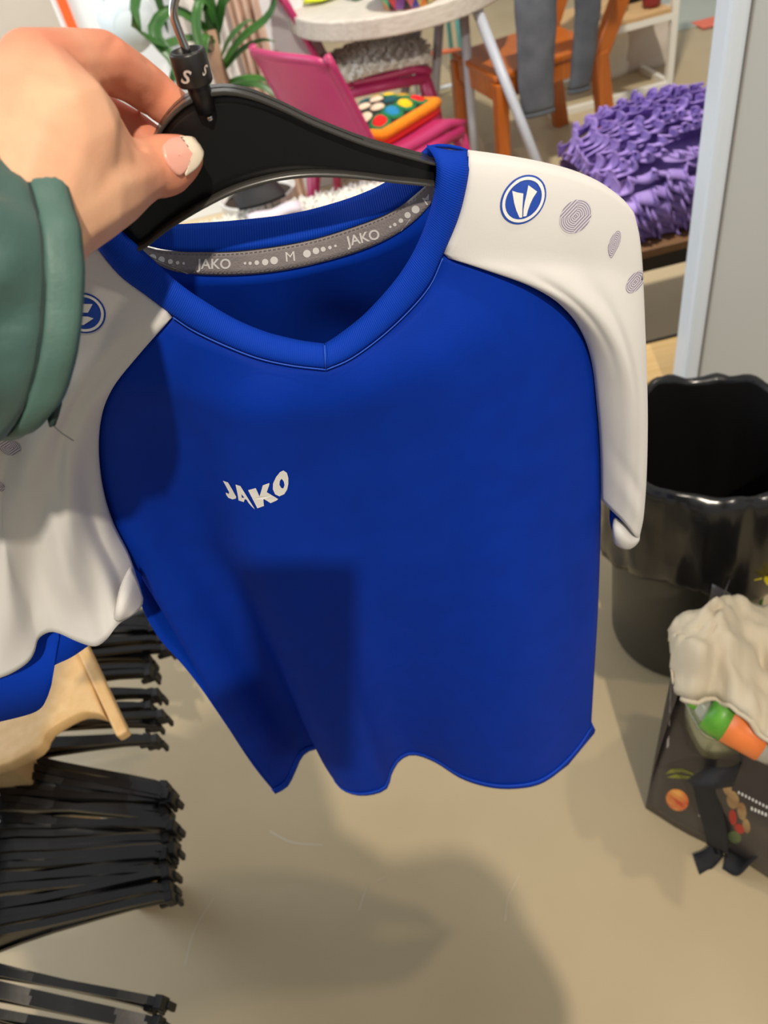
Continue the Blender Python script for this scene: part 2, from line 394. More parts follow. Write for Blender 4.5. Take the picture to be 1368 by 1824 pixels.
# top stitched seam just under the collar
edge_tube('collar_seam', cr([at_y(x, y + 2, Y - .002) for x, y, Y in co_l[3:]], 50), 0.00035, M_SEAM, collar)
edge_tube('collar_seam', cr([at_y(x + 1, y + 2, Y - .002) for x, y, Y in co_r[:6]], 50), 0.00035, M_SEAM, collar)
edge_tube('collar_mitre', [at_y(578, 614, .3735), at_y(579, 635, .3675), at_y(580, 655, .3695)], 0.0004, M_SEAM, collar)
cb_hi = [(200, 398, .392), (235, 395, .398), (275, 401, .408), (350, 398, .424), (430, 392, .434), (520, 381, .436), (600, 361, .430), (660, 339, .420), (700, 317, .412), (735, 288, .404), (762, 260, .394)]
cb_lo = [(185, 412, .390), (215, 420, .392), (250, 434, .396), (310, 447, .408), (400, 448, .422), (480, 440, .428), (560, 425, .426), (640, 400, .416), (700, 375, .406), (742, 345, .398), (790, 300, .391)]
obj('back_collar', grid_mesh(strip(cb_hi, cb_lo, 90, 6, 0.001)), M_RIB, shirt, True, solid=0.0015)
# ridge where the collar folds over the hanger arm
rd = [[at_y(762, 262, .394), at_y(780, 259, .3935), at_y(800, 260, .393), at_y(820, 264, .393), at_y(833, 269, .392)],
      [at_y(764, 264, .402), at_y(782, 262, .402), at_y(802, 263, .402), at_y(822, 267, .402), at_y(835, 273, .402)]]
obj('collar_fold', grid_mesh(rd), M_RIB_F, shirt, True, solid=0.0015)
# neck tape with its print
NT = 80
THI = cpx([(x, y, Y - .0012) for x, y, Y in tape_hi], NT); TLO = cpx([(x, y, Y - .0012) for x, y, Y in tape_lo], NT)
trows = [[THI[i].lerp(TLO[i], j / 4) for i in range(NT)] for j in range(5)]
tape = obj('neck_tape', grid_mesh(trows), M_TAPE, shirt, True, solid=0.0008); tag(tape, 'grey neck tape printed with white lettering and dots')
BV_T = bvh_rows(trows)
for q in (0.09, 0.91):
    for i in range(3, NT - 3, 1):
        pass
def stitch_line(q):
    V = []; Fc = []
    for i in range(4, NT - 3):
        a = THI[i].lerp(TLO[i], q); b = THI[i + 1].lerp(TLO[i + 1], q); d = (b - a) * 0.6; w = (TLO[i] - THI[i]).normalized() * 0.0003; o = Vector((0, -0.0008, 0)); k = len(V)
        V += [a - w + o, a + d - w + o, a + d + w + o, a + w + o]; Fc.append((k, k + 1, k + 2, k + 3))
    me = mesh_of(V, Fc, 'stitching'); x = obj('stitching', me, M_STITCH, tape, True); x['kind'] = 'stuff'
stitch_line(0.10); stitch_line(0.90)
def tape_text(s, px, py, ang, size, name='lettering', bold=0.02):
    V, Fc = text_mesh2d(s, 1.0, bold); ca, sa = math.cos(ang), math.sin(ang)
    W = [project(BV_T, px + size * (x * ca + y * sa), py + size * (x * sa - y * ca), 0.0007) for x, y in V]
    obj(name, mesh_of(W, Fc, name), M_PRINT, tape, True, smooth=False)
tape_text('JAKO', 381, 470, 0.0, 25); tape_text('M', 517, 457, -0.10, 25, bold=0.0); tape_text('JAKO', 648, 423, -0.24, 25); tape_text('M', 763, 355, -0.6, 22, bold=0.0)
for (x, y, r) in [(270, 459, 6.5), (286, 462, 6), (302, 465, 4.5), (315, 467, 3.2), (326, 468, 2.4), (436, 468, 2.4), (445, 468, 3.0), (457, 467, 4.2), (472, 466, 5.8), (488, 463, 7), (547, 451, 7), (563, 446, 6), (576, 443, 4.5), (588, 440, 3.2), (598, 437, 2.4), (696, 403, 2.4), (704, 399, 3.2), (715, 392, 4.2), (727, 382, 5.6), (741, 372, 7)]:
    decal_disc('printed_dot', lambda u, v, x=x, y=y, r=r: (x + r * u, y + r * v), BV_T, M_PRINT, tape, 0.0, 1.0, 0.0007, 14, 1)

# right-hand white sleeve (raglan)
NS = 41
sl_px = [(835, 270, .388), (834, 300, .384), (829, 340, .382), (815, 392, .381), (787, 455, .3815), (860, 477, .3785), (935, 502, .378), (990, 534, .381), (1031, 580, .386), (1054, 640, .391), (1064, 720, .396), (1070, 800, .400), (1072, 890, .403)]
SRL = cr([at_y(*p) for p in sl_px[:5]], 21)[:-1] + cr([at_y(*p) for p in sl_px[4:]], 40)
SRT = cpx([(835, 268, .390), (900, 277, .389), (960, 288, .388), (1020, 304, .388), (1070, 326, .388), (1108, 354, .388), (1128, 378, .388)], NS)
SRR = cpx([(1128, 378, .388), (1138, 420, .389), (1144, 480, .390), (1148, 580, .391), (1150, 700, .392), (1150, 800, .393), (1148, 870, .394), (1144, 920, .395), (1137, 955, .396)], 60)
SRL = resample(SRL, 60)
SRB = cpx([(1072, 890, .403), (1090, 905, .398), (1108, 922, .394), (1124, 942, .392), (1137, 955, .396)], NS)
def srdisp(u, v, p):
    w = math.sin(PI * u) ** 0.5 * (1 - (1 - v) ** 5) if 0 < u < 1 else 0
    dy = -0.014 * w * (1 - 0.45 * v)
    uc = 0.62 - 0.12 * v; dy += 0.0026 * math.exp(-((u - uc) / 0.08) ** 2) * sstep(0.1, 0.3, v) * (1 - .85 * sstep(0.3, 0.65, v))
    uc2 = 0.30 - 0.05 * v; dy += 0.0018 * math.exp(-((u - uc2) / 0.07) ** 2) * sstep(0.15, 0.3, v) * (1 - .9 * sstep(0.3, 0.6, v))
    dy += 0.0010 * math.exp(-((v - 0.80 - 0.06 * u) / 0.03) ** 2) * math.sin(PI * u) - 0.0010 * math.exp(-((v - 0.88 - 0.05 * u) / 0.03) ** 2) * math.sin(PI * u)
    return Vector((0, dy, 0))
sr = coons(SRT, SRB, SRL, SRR, srdisp)
sleeve_r = obj('sleeve', grid_mesh(sr, flip=True), M_WHITE, shirt, True, solid=0.0009); tag(sleeve_r, 'white raglan sleeve with round blue emblem and grey dots')
BV_SR = bvh_rows(sr)
def sbdisp(u, v, p): return Vector((0, 0.045 * (1 - (1 - v) ** 4) * math.sin(PI * u) ** 0.6 + (0.02 * v if u < 0.5 else 0.02 * v * (1 - u) * 2), 0.0))
srb = coons(SRT, SRB, SRL, SRR, lambda u, v, p: sbdisp(u, v, p) if 0 < u < 1 and v > 0 else Vector((0, 0.002, 0)))
obj('sleeve_back', grid_mesh(srb), M_WHITE, sleeve_r, True, solid=0.0009)
# rolled cuff at the bottom of that sleeve
cz = [[(1094, 922), (1100, 926), (1112, 934), (1126, 944), (1137, 950)], [(1092, 935), (1100, 940), (1112, 948), (1126, 956), (1139, 955)], [(1092, 952), (1100, 956), (1112, 962), (1126, 966), (1138, 962)], [(1095, 966), (1102, 970), (1112, 974), (1124, 974), (1134, 968)], [(1098, 970), (1104, 974), (1112, 977), (1122, 977), (1130, 972)]]
cy = [.400, .392, .390, .394, .402]
crow = [[at_y(x, y, cy[j] - 0.006 * math.sin(PI * i / 4)) for i, (x, y) in enumerate(r)] for j, r in enumerate(cz)]
crow = [cr(r, 12) for r in crow]; crow = [list(c) for c in zip(*[cr(list(c), 12) for c in zip(*crow)])]
obj('cuff', grid_mesh(crow, flip=True), M_WHITE, sleeve_r, True, solid=0.0012)
obj('cuff_lining', grid_mesh([[p + Vector((0.003, 0.014, 0.001)) for p in r] for r in crow]), M_BLUE_IN, sleeve_r, True, solid=0.001)

# emblem and dots on that sleeve
def crop(x, y): return 870 + x / 4.56, 290 + y / 4.56
ef = ellipse_fn(crop(278, 297), 187 / 4.56, 200 / 4.56, -9000 / 4.56 ** 2)
emb = decal_disc('emblem', ef, BV_SR, M_EMB, sleeve_r, 0.0, 1.0, 0.0008)
decal_disc('emblem_ring', ef, BV_SR, M_PRINT, sleeve_r, 0.79, 0.915, 0.0012, nr=2)
for bl in ([(187, 225), (232, 240), (277, 247), (271, 340), (268, 440), (247, 441), (220, 380), (203, 320)], [(318, 180), (353, 206), (388, 232), (355, 282), (333, 330), (315, 380), (303, 428), (277, 433), (279, 380), (288, 320), (304, 250)]):
    decal_poly('emblem_blade', [[crop(*p) for p in bl]], BV_SR, M_PRINT, sleeve_r, 0.0012)
for (c, xh, yh, mxy, tip) in [((703, 432), 130, 137, -4400, 0), ((1015, 660), 54, 110, -3400, 1), ((1185, 965), 75, 90, -3500, 0)]:
    fn = ellipse_fn(crop(*c), xh / 4.56, yh / 4.56, mxy / 4.56 ** 2)
    decal_disc('printed_dot', fn, BV_SR, M_DOT, sleeve_r, 0.0, 1.0, 0.0008, clip=(lambda x, y: (x * (1 - 0.45 * max(0, y)), y)) if tip else None, uvs=max(xh, yh) / 137)

# left-hand white sleeve, spread open
ll_px = [(168, 434, .388), (215, 490, .384), (260, 526, .382), (308, 562, .381), (250, 626, .382), (205, 681, .384), (181, 736, .396), (175, 801, .407), (183, 871, .416), (201, 931, .422), (228, 985, .424), (240, 1020, .421), (253, 1068, .412)]
SLL = cr([at_y(*p) for p in ll_px[:4]], 14)[:-1] + cr([at_y(*p) for p in ll_px[3:]], 40); SLL = resample(SLL, 60)
SLT = cpx([(168, 432, .390), (110, 452, .392), (40, 495, .392), (-30, 560, .390), (-85, 640, .385)], NS)
SLR = cpx([(-85, 640, .385), (-120, 760, .375), (-135, 900, .365), (-140, 1050, .358), (-135, 1235, .352)], 60)
cuff_l = [(253, 1068, .412), (249, 1082, .406), (232, 1094, .396), (212, 1104, .383), (192, 1128, .380), (171, 1141, .376), (142, 1133, .379), (107, 1117, .382), (88, 1115, .381), (70, 1127, .377), (63, 1150, .371), (52, 1168, .366), (27, 1186, .361), (0, 1198, .358), (-60, 1220, .355), (-135, 1235, .352)]
SLB = cpx(cuff_l, NS + 40)
SLT = resample(SLT, NS + 40)
def sldisp(u, v, p):
    dy = -0.014 * math.sin(PI * u) ** 0.6 * (1 - (1 - v) ** 5) * (1 - 0.6 * v) if 0 < u < 1 else 0
    # slanting drape folds
    s = u * 1.0 + v * -0.55
    dy += 0.004 * math.sin(22 * s + 1.0) * sstep(0.1, 0.35, v) * (1 - sstep(0.8, 1.0, v)) * math.sin(PI * u) ** 0.5 if 0 < u < 1 else 0
    dy += 0.005 * math.exp(-((u - 0.12) / 0.05) ** 2) * sstep(0.55, 0.9, v) * (1 - sstep(0.93, 1, v))
    return Vector((0, dy, 0))
sl = coons(SLT, SLB, SLL, SLR, sldisp)
sleeve_l = obj('sleeve', grid_mesh(sl), M_WHITE, shirt, True, solid=0.0009); tag(sleeve_l, 'white raglan sleeve spread open with blue lining at the cuff')
BV_SL = bvh_rows(sl)
lin_lo = [(250, 1075, .414), (215, 1108, .400), (167, 1143, .388), (128, 1170, .380), (97, 1185, .378), (91, 1196, .376), (92, 1213, .372), (84, 1242, .368), (64, 1267, .364), (0, 1285, .360), (-60, 1298, .358), (-140, 1310, .356)]
LB = cpx(lin_lo, NS + 40)
lrows = coons([p + Vector((0, .012, 0)) for p in SLT], LB, [p + Vector((0, 0.018, 0)) for p in SLL[:-1]] + [LB[0]], [p + Vector((0, .008, 0)) for p in SLR[:-1]] + [LB[-1]], lambda u, v, p: Vector((0, 0.028 * math.sin(PI * u) * math.sin(PI * min(1, v)) if 0 < v < 1 else 0, 0)))
obj('sleeve_lining', grid_mesh(lrows, flip=True), M_BLUE_IN, sleeve_l, True, solid=0.0009)
# curled seam at the inner end of the cuff
cu = [[at_y(232, 1008, .408), at_y(243, 1030, .406), at_y(254, 1066, .404)], [at_y(216, 1040, .394), at_y(228, 1058, .388), at_y(251, 1080, .396)], [at_y(206, 1082, .381), at_y(214, 1092, .376), at_y(236, 1094, .384)], [at_y(203, 1105, .381), at_y(212, 1106, .380), at_y(226, 1099, .382)]]
cu = [cr(r, 10) for r in cu]; cu = [list(c) for c in zip(*[cr(list(c), 12) for c in zip(*cu)])]
obj('cuff_curl', grid_mesh(cu, flip=True), M_WHITE, sleeve_l, True, solid=0.0012)
lf = ellipse_fn((150, 557), 39, 36, 120)
decal_disc('emblem', lf, BV_SL, M_EMB, sleeve_l, 0.0, 1.0, 0.0008); decal_disc('emblem_ring', lf, BV_SL, M_PRINT, sleeve_l, 0.79, 0.915, 0.0012, nr=2)
for bl in ([(128, 540), (166, 541), (158, 556), (130, 556)], [(130, 562), (158, 563), (168, 566), (150, 578), (128, 578)]):
    decal_poly('emblem_blade', [bl], BV_SL, M_PRINT, sleeve_l, 0.0012)
for (c, xh, yh, mxy) in [((17, 796), 22, 14.5, 60), ((-4, 866), 14, 9, 20)]:
    decal_disc('printed_dot', ellipse_fn(c, xh, yh, mxy), BV_SL, M_DOT, sleeve_l, 0.0, 1.0, 0.0008, uvs=xh / 30)

# chest lettering
def cl(x, y): return 350 + x / 6.514, 800 + y / 6.514
letters = {
 'J': [[(320, 355), (378, 375), (425, 455), (470, 540), (466, 560), (430, 571), (380, 551), (357, 518), (352, 492), (385, 508), (392, 490), (360, 430)]],
 'A': [[(462, 398), (518, 415), (600, 550), (682, 686), (645, 650), (612, 612), (588, 574), (568, 565), (555, 600), (498, 582), (485, 500)], [(530, 508), (535, 552), (562, 548)]],
 'K': [[(605, 462), (690, 437), (735, 535), (770, 405), (845, 378), (845, 398), (815, 485), (880, 525), (945, 565), (930, 580), (860, 612), (785, 565), (775, 572), (783, 645), (710, 672), (655, 565)]],
 'O': [[(1005, 233), (1045, 260), (1062, 320), (1062, 390), (1048, 455), (1015, 508), (960, 533), (910, 510), (884, 450), (886, 385), (920, 310), (965, 252)], [(985, 328), (963, 355), (960, 400), (980, 435), (1003, 443), (1019, 405), (1010, 362)]]}
for k in 'JAKO':
    decal_poly('chest_lettering', [[cl(*p) for p in o] for o in letters[k]], BV_FRONT, M_PRINT, fp, 0.0011)

# ------------------------------------------------------------------ HANGER in the hand
YH = 0.3895
hang = thing('clothes_hanger', 'black plastic clothes hanger with S size marker, held inside the blue shirt', 'hanger', at_y(400, 250, YH))
htop = [(-40, 660), (60, 578), (130, 512), (186, 440), (228, 352), (262, 270), (285, 222), (312, 188), (345, 166), (395, 155), (445, 163), (500, 185), (560, 214), (640, 246), (700, 264), (775, 284), (880, 306), (980, 330), (1060, 362), (1085, 385)]
hbot = [(-40, 680), (60, 610), (130, 555), (185, 500), (232, 450), (262, 432), (292, 408), (325, 386), (370, 360), (420, 336), (480, 318), (540, 309), (600, 309), (650, 313), (700, 319), (775, 327), (880, 345), (980, 368), (1050, 395), (1080, 412)]
NH = 90
def yh(x): return YH + .009 * (1 - sstep(150, 240, x)) + .009 * sstep(775, 850, x)
HT = cpx([(x, y, yh(x)) for x, y in htop], NH); HB = cpx([(x, y, yh(x)) for x, y in hbot], NH)
plate = [[HT[i].lerp(HB[i], j / 6) for i in range(NH)] for j in range(7)]
body = obj('body', grid_mesh(plate, flip=True), M_BLACKP, hang, True, solid=0.0022)
def rim(name, line, inward):
    rows = []
    prof = [(-.0058, 0), (-.0062, .0012), (-.0052, .0022), (-.0030, .0024), (.0030, .0024), (.0052, .0022), (.0062, .0012), (.0058, 0), (-.0058, 0)]
    for (dy, dn) in prof:
        rows.append([line[i] + Vector((0, dy, 0)) + inward[i] * dn for i in range(len(line))])
    return obj(name, grid_mesh(rows), M_LITRIM, body, True)
inw = [(HB[i] - HT[i]).normalized() for i in range(NH)]
rim('rim', HT, inw); rim('rim', HB, [-v for v in inw])
# neck boss, hook and size marker
hb0 = at_y(369, 200, YH - .004); hb1 = at_y(355, 160, YH - .004); hb2 = at_y(343, 122, YH - .004)
obj('hook_socket', tube_mesh([hb0, hb1, hb2], [.0042, .0052, .0052], 14), M_BLACKP, hang, True)
mk0 = at_y(349, 150, YH - .004); mk1 = at_y(337, 106, YH - .004)
ax = (mk1 - mk0).normalized()
mring = []
for (r, s) in [(.0072, 0), (.0080, .001), (.0080, .0125), (.0075, .0135), (.0062, .0135), (.0062, .004)]:
    x = ax.orthogonal().normalized(); y = ax.cross(x); mring.append([mk0 + ax * s + x * (r * math.cos(2 * PI * k / 24)) + y * (r * math.sin(2 * PI * k / 24)) for k in range(24)])
M_MARK = mat('black_marker_plastic', (34, 32, 31), rough=0.35)
mk = obj('size_marker', grid_mesh(mring, closed=True, flip=True), M_MARK, hang, True)
BV_MK = bvh_rows([r + [r[0]] for r in mring])
M_SLET = mat('pale_marker_print', (196, 182, 172), rough=0.6)
for (sx, sy, ang, sz) in [(332, 138, 0.25, 33), (364, 126, 0.25, 28)]:
    V, Fc = text_mesh2d('S', 1.0, 0.02); ca, sa = math.cos(ang), math.sin(ang); sqz = 1.0 if sx < 340 else 0.45
    W = [project(BV_MK, sx + sz * (x * sqz * ca + y * sa), sy + sz * (x * sqz * sa - y * ca), 0.0004) for x, y in V]
    obj('size_letter', mesh_of(W, Fc, 's'), M_SLET, mk, True, smooth=False)
hk = [at_y(342, 120, YH - .004), at_y(332, 90, YH - .004), at_y(318, 55, YH - .004), at_y(309, 25, YH - .004), at_y(313, -5, YH - .004), at_y(330, -40, YH - .004), at_y(370, -70, YH - .004), at_y(420, -70, YH - .004), at_y(450, -35, YH - .004), at_y(450, -5, YH - .004)]
obj('hook', tube_mesh(cr(hk, 50), 0.0019, 12), M_CHROME, hang, True)
obj('hook_end', tube_mesh([at_y(371, 205, YH - .0045), at_y(376, 214, YH - .0045)], 0.0017, 10), M_CHROME, hang, True)

# ------------------------------------------------------------------ PERSON: hand and jacket
def skin_material():
    m = mat('skin', (228, 172, 138), rough=0.5, spec=0.35, sss=0.12, c2=(236, 186, 150), vscale=60, bump=0.06, bscale=700)
    nt = m.node_tree; b = nt.nodes['Principled BSDF']; src = b.inputs['Base Color'].links[0].from_socket
    at = nt.nodes.new('ShaderNodeAttribute'); at.attribute_name = 'flush'
    mx = nt.nodes.new('ShaderNodeMix'); mx.data_type = 'RGBA'; nt.links.new(at.outputs['Fac'], mx.inputs['Factor']); nt.links.new(src, mx.inputs['A']); mx.inputs['B'].default_value = lin((224, 138, 108))
    nt.links.new(mx.outputs['Result'], b.inputs['Base Color']); return m
M_SKIN = skin_material()
person = thing('person', 'person in a dark green quilted jacket, left hand pinching the black hanger', 'person', (-0.13, -0.38, 0))
def K(px, py, Y, r): return (at_y(px, py, Y), r)
jc = at_d(32, 516, .312)
jax = (RT * (-.975 * .82) - UP * (.22 * .82) - FW * .57).normalized(); je = jc + jax * .215
hand_ch = [
 [(jc + jax * .12, .028), (jc + jax * .03 + UP * .016 + FW * .004, .027), K(45, 378, .310, .0275), K(92, 240, .332, .028), K(62, 128, .348, .0150)],
 [K(45, 378, .310, .0275), K(60, 300, .335, .027), K(40, 205, .362, .018)],
 [K(92, 240, .332, .028), K(40, 270, .370, .017)],
 # index
 [K(62, 126, .348, .0150), K(120, 116, .366, .0138), K(182, 110, .385, .0128), K(235, 138, .398, .0112), K(270, 164, .405, .0108), K(322, 205, .404, .0092)],
 # middle
 [K(40, 200, .362, .016), K(110, 196, .388, .0130), K(165, 206, .402, .0122), K(228, 232, .410, .0108), K(292, 272, .406, .0092)],
 # ring
 [K(40, 270, .370, .015), K(110, 270, .396, .0125), K(160, 285, .408, .0115), K(225, 318, .414, .0100), K(275, 350, .408, .0088)],
 # little
 [K(40, 330, .372, .0135), K(95, 335, .396, .0105), K(130, 345, .408, .0098), K(175, 365, .412, .0088), K(205, 380, .408, .0078)],
 # thumb
 [K(75, 368, .312, .0235), K(130, 340, .324, .0225), K(185, 325, .338, .0188), K(222, 312, .349, .0155), K(255, 302, .358, .0130), K(290, 296, .366, .0136), K(318, 284, .370, .0108), K(326, 280, .371, .0095)],
 # web and thenar
 [K(175, 296, .342, .0185), K(140, 235, .350, .0185), K(105, 160, .358, .0150)],
 [K(95, 240, .332, .026), K(150, 288, .338, .0215)],
]
def flush_attr(me):
    hot = [(at_y(330, 280, .37), .035), (at_y(190, 105, .385), .03), (at_y(270, 164, .405), .035), (at_y(170, 206, .40), .03), (at_y(240, 232, .41), .03), (at_y(90, 90, .35), .02)]
    at = me.attributes.new('flush', 'FLOAT', 'POINT'); vals = []
    for v in me.vertices:
        f = 0
        for c, r in hot: f = max(f, math.exp(-((v.co - c).length / r) ** 2))
        vals.append(min(0.9, f * 0.95))
    at.data.foreach_set('value', vals)
    # joint creases
    cre = [(at_y(212, 78, .385), at_y(206, 155, .375)), (at_y(272, 128, .40), at_y(252, 185, .395)), (at_y(248, 262, .345), at_y(244, 350, .345)), (at_y(256, 262, .347), at_y(252, 345, .347)), (at_y(165, 120, .365), at_y(150, 170, .355)), (at_y(215, 395, .33), at_y(238, 372, .34))]
    for v in me.vertices:
        for a, b in cre:
            d = b - a; t = max(0, min(1, (v.co - a).dot(d) / d.length_squared)); dd = (v.co - (a + d * t)); dist = (dd - FW * dd.dot(FW)).length
            if dist < 0.004 and abs(dd.dot(FW)) < 0.02: v.co -= v.normal * 0.0009 * math.exp(-(dist / 0.0013) ** 2)
hand = remesh('body', hand_ch, 0.0013, 12, M_SKIN, person, True, flush_attr)
def nail(name, outline, m, off, eo=.0001):
    dg = bpy.context.evaluated_depsgraph_get(); bv = BVHTree.FromPolygons([v.co.copy() for v in hand.data.vertices], [tuple(p.vertices) for p in hand.data.polygons])
    c = (sum(p[0] for p in outline) / len(outline), sum(p[1] for p in outline) / len(outline)); n = 28
    O = cr([Vector((x, y, 0)) for x, y in outline + outline[:1]], n + 1)[:-1]; rows = []
    for t in (0.02, 0.35, 0.65, 0.85, 0.96, 1.0):
        rows.append([project(bv, c[0] + (p.x - c[0]) * t, c[1] + (p.y - c[1]) * t, off if t < 0.97 else eo) for p in O])
    return obj(name, grid_mesh(rows, closed=True), m, hand, True)
M_NAIL = mat('fingernail', (236, 172, 154), rough=0.28, spec=0.5, coat=0.2)
M_NAILT = mat('fingernail_tip', (238, 222, 198), rough=0.3)
nail('thumbnail', [(288, 262), (302, 249), (328, 246), (346, 262), (344, 284), (330, 304), (317, 313), (303, 300), (292, 281)], M_NAIL, 0.0011)
nail('thumbnail_edge', [(318, 245), (342, 247), (355, 258), (360, 271), (356, 287), (344, 302), (326, 313), (331, 299), (340, 282), (340, 267), (330, 253)], M_NAILT, 0.0012, .0009)

M_JACKET = mat('dark_green_quilting', (66, 98, 92), rough=0.5, spec=0.4, sheen=0.15, var=0.12, vscale=30, bump=0.12, bscale=260)
M_JBAND = mat('dark_green_binding', (78, 110, 102), rough=0.55, var=0.08, vscale=50, bump=0.1, bscale=500)
M_JSEAM = mat('dark_green_seam', (32, 52, 50), rough=0.7)
jx = (Vector((0, 0, 1)) - jax * jax.z).normalized(); jy = jax.cross(jx)
def jring(s, r, wob=1.0, cen=None):
    c = (cen if cen is not None else jc + jax * s); out = []
    for k in range(72):
        a = 2 * PI * k / 72; d = jx * math.cos(a) + jy * math.sin(a)
        f = r * (1 + 0.02 * math.sin(2 * a + 0.5))
        w = 0.007 * noise.noise(Vector((math.cos(a) * 1.6, math.sin(a) * 1.6, s * 26))) + 0.012 * (0.35 - abs(noise.noise(Vector((math.cos(a) * 2.2 + s * 16, math.sin(a) * 2.2 - s * 9, s * 22 + 3))))) + 0.003 * noise.noise(Vector((math.cos(a) * 6, math.sin(a) * 6, s * 70)))
        skew = 0.012 * math.cos(a - 2.6)
        out.append(c + jax * skew + d * (f + wob * w))
    return out
rows = [jring(.03, .045, .2), jring(.012, .0485, .2), jring(.0, .0515, .3), jring(-.001, .0538, .3), jring(.001, .0552, .3)]
band = rows + [jring(s, .0556 + .0006 * math.sin(s * 300), .35) for s in (.003, .006, .009, .0105)] + [jring(.012, .0542, .5)]
jacket = obj('jacket', grid_mesh([jring(s, .0535 + .0055 * (abs(math.sin(PI * (s - .012) / .045)) ** 0.55) + .035 * s, sstep(.012, .03, s) * .7 + .3) for s in [.012 + .0025 * i for i in range(84)]], closed=True, flip=False), M_JACKET, person, True, solid=0.0012)
tag(jacket, 'dark green quilted jacket sleeve with bound cuff')
obj('cuff_binding', grid_mesh(band, closed=True), M_JBAND, jacket, True, solid=0.001)
for s in (.012, .057, .102):
    rr = jring(s, .0540 + .035 * s, sstep(.012, .03, s) * .7 + .3); obj('quilting_seam', tube_mesh(rr + [rr[0]], .0009, 6), M_JSEAM, jacket, True)
# loose end of the cuff tape and its thread
tb = [[at_d(82, 700, .305), at_d(97, 698, .304), at_d(110, 694, .305)], [at_d(84, 728, .304), at_d(98, 724, .300), at_d(109, 720, .303)], [at_d(87, 750, .304), at_d(95, 745, .302), at_d(103, 740, .304)], [at_d(90, 761, .304), at_d(93, 759, .303), at_d(97, 757, .304)]]
obj('cuff_tape_end', grid_mesh([cr(r, 6) for r in tb]), M_JSEAM, jacket, True, solid=0.001)
obj('loose_thread', tube_mesh(cr([at_d(95, 758, .304), at_d(108, 770, .306), at_d(120, 778, .31), at_d(131, 785, .315)], 12), .0002, 5), M_JSEAM, jacket, True)
# the rest of the figure stands behind the camera and shades the shirt and the floor
V3 = Vector
sho_l = V3((-0.315, -.36, 1.36)); sho_r = V3((0.055, -.36, 1.36)); elb_l = je + jax * .02
tor = [[(V3((-0.130, -.38, .92)), .15), (V3((-0.130, -.38, 1.10)), .145), (V3((-0.130, -.38, 1.28)), .14), (V3((-0.130, -.37, 1.42)), .075)],
       [(sho_l, .075), (V3((-0.130, -.38, 1.33)), .12), (sho_r, .075)], [(V3((-0.210, -.38, .94)), .12), (V3((-0.210, -.38, 1.2)), .12)], [(V3((-0.050, -.38, .94)), .12), (V3((-0.050, -.38, 1.2)), .12)],
       [(sho_l, .07), (V3((-0.440, -.12, 1.28)), .062), (elb_l, .060)],
       [(sho_r, .07), (V3((0.090, -.32, 1.14)), .052), (V3((-.09, -.20, 1.27)), .042)]]
obj_j = remesh('jacket_torso', tor, .012, 4, M_JACKET, person, True)
M_TROU = mat('dark_trousers', (42, 46, 58), rough=0.8, var=0.1, vscale=60)
remesh('trousers', [[(V3((-0.130, -.38, .9)), .15), (V3((-0.220, -.38, .82)), .095), (V3((-0.230, -.36, .46)), .065), (V3((-0.230, -.38, .10)), .05)], [(V3((-0.130, -.38, .9)), .15), (V3((-0.040, -.38, .82)), .095), (V3((-0.030, -.36, .46)), .065), (V3((-0.030, -.38, .10)), .05)]], .012, 3, M_TROU, person, True)
M_SHOE = mat('dark_shoe_leather', (30, 28, 28), rough=0.5)
for x in (-.23, -.03):
    remesh('shoe', [[(V3((x, -.41, .05)), .048), (V3((x, -.30, .042)), .042), (V3((x, -.22, .036)), .036)]], .008, 2, M_SHOE, person, True)
M_HAIR = mat('brown_hair', (70, 48, 34), rough=0.6, var=0.2, vscale=80)
hd = remesh('head', [[(V3((-0.130, -.375, 1.40)), .055), (V3((-0.130, -.36, 1.50)), .058), (V3((-0.130, -.35, 1.56)), .078), (V3((-0.130, -.355, 1.615)), .084)], [(V3((-0.130, -.30, 1.525)), .045), (V3((-0.130, -.30, 1.57)), .05)], [(V3((-0.130, -.262, 1.555)), .012), (V3((-0.130, -.250, 1.54)), .011)],
   [(V3((-0.208, -.35, 1.57)), .014), (V3((-0.210, -.35, 1.55)), .012)], [(V3((-0.052, -.35, 1.57)), .014), (V3((-0.050, -.35, 1.55)), .012)]], .006, 4, M_SKIN, person, True)
remesh('hair', [[(V3((-0.130, -.385, 1.64)), .085), (V3((-0.130, -.41, 1.56)), .082), (V3((-0.130, -.43, 1.42)), .06)], [(V3((-0.130, -.33, 1.675)), .055), (V3((-0.130, -.385, 1.65)), .08)]], .008, 3, M_HAIR, person, True)
rh = V3((-.098, -.085, 1.385))
remesh('hand', [[(V3((-.09, -.20, 1.27)), .028), (rh, .026), (rh + V3((-.02, .02, .03)), .024)]] + [[(rh + V3((.0, .02, .02 + .016 * i)), .009), (rh + V3((-.005, .045, .03 + .017 * i)), .008), (rh + V3((.045, .050, .035 + .018 * i)), .007)] for i in range(4)] + [[(rh, .012), (rh + V3((.04, -.03, .04)), .009), (rh + V3((.06, -.005, .065)), .008)]], .003, 4, M_SKIN, person, True)
# the phone that takes the picture, just behind the lens
M_PHONE = mat('black_phone_glass', (14, 14, 16), rough=0.2)
pc = CAM - FW * .014 - UP * .055 - RT * .022
bmp = bmesh.new(); box(bmp, pc, (.076, .155, .008), m3)
phone = obj('smartphone', bmp, M_PHONE, None, smooth=False, bevel=.003); tag(phone, 'black smartphone held up by the person in the green jacket', 'phone')

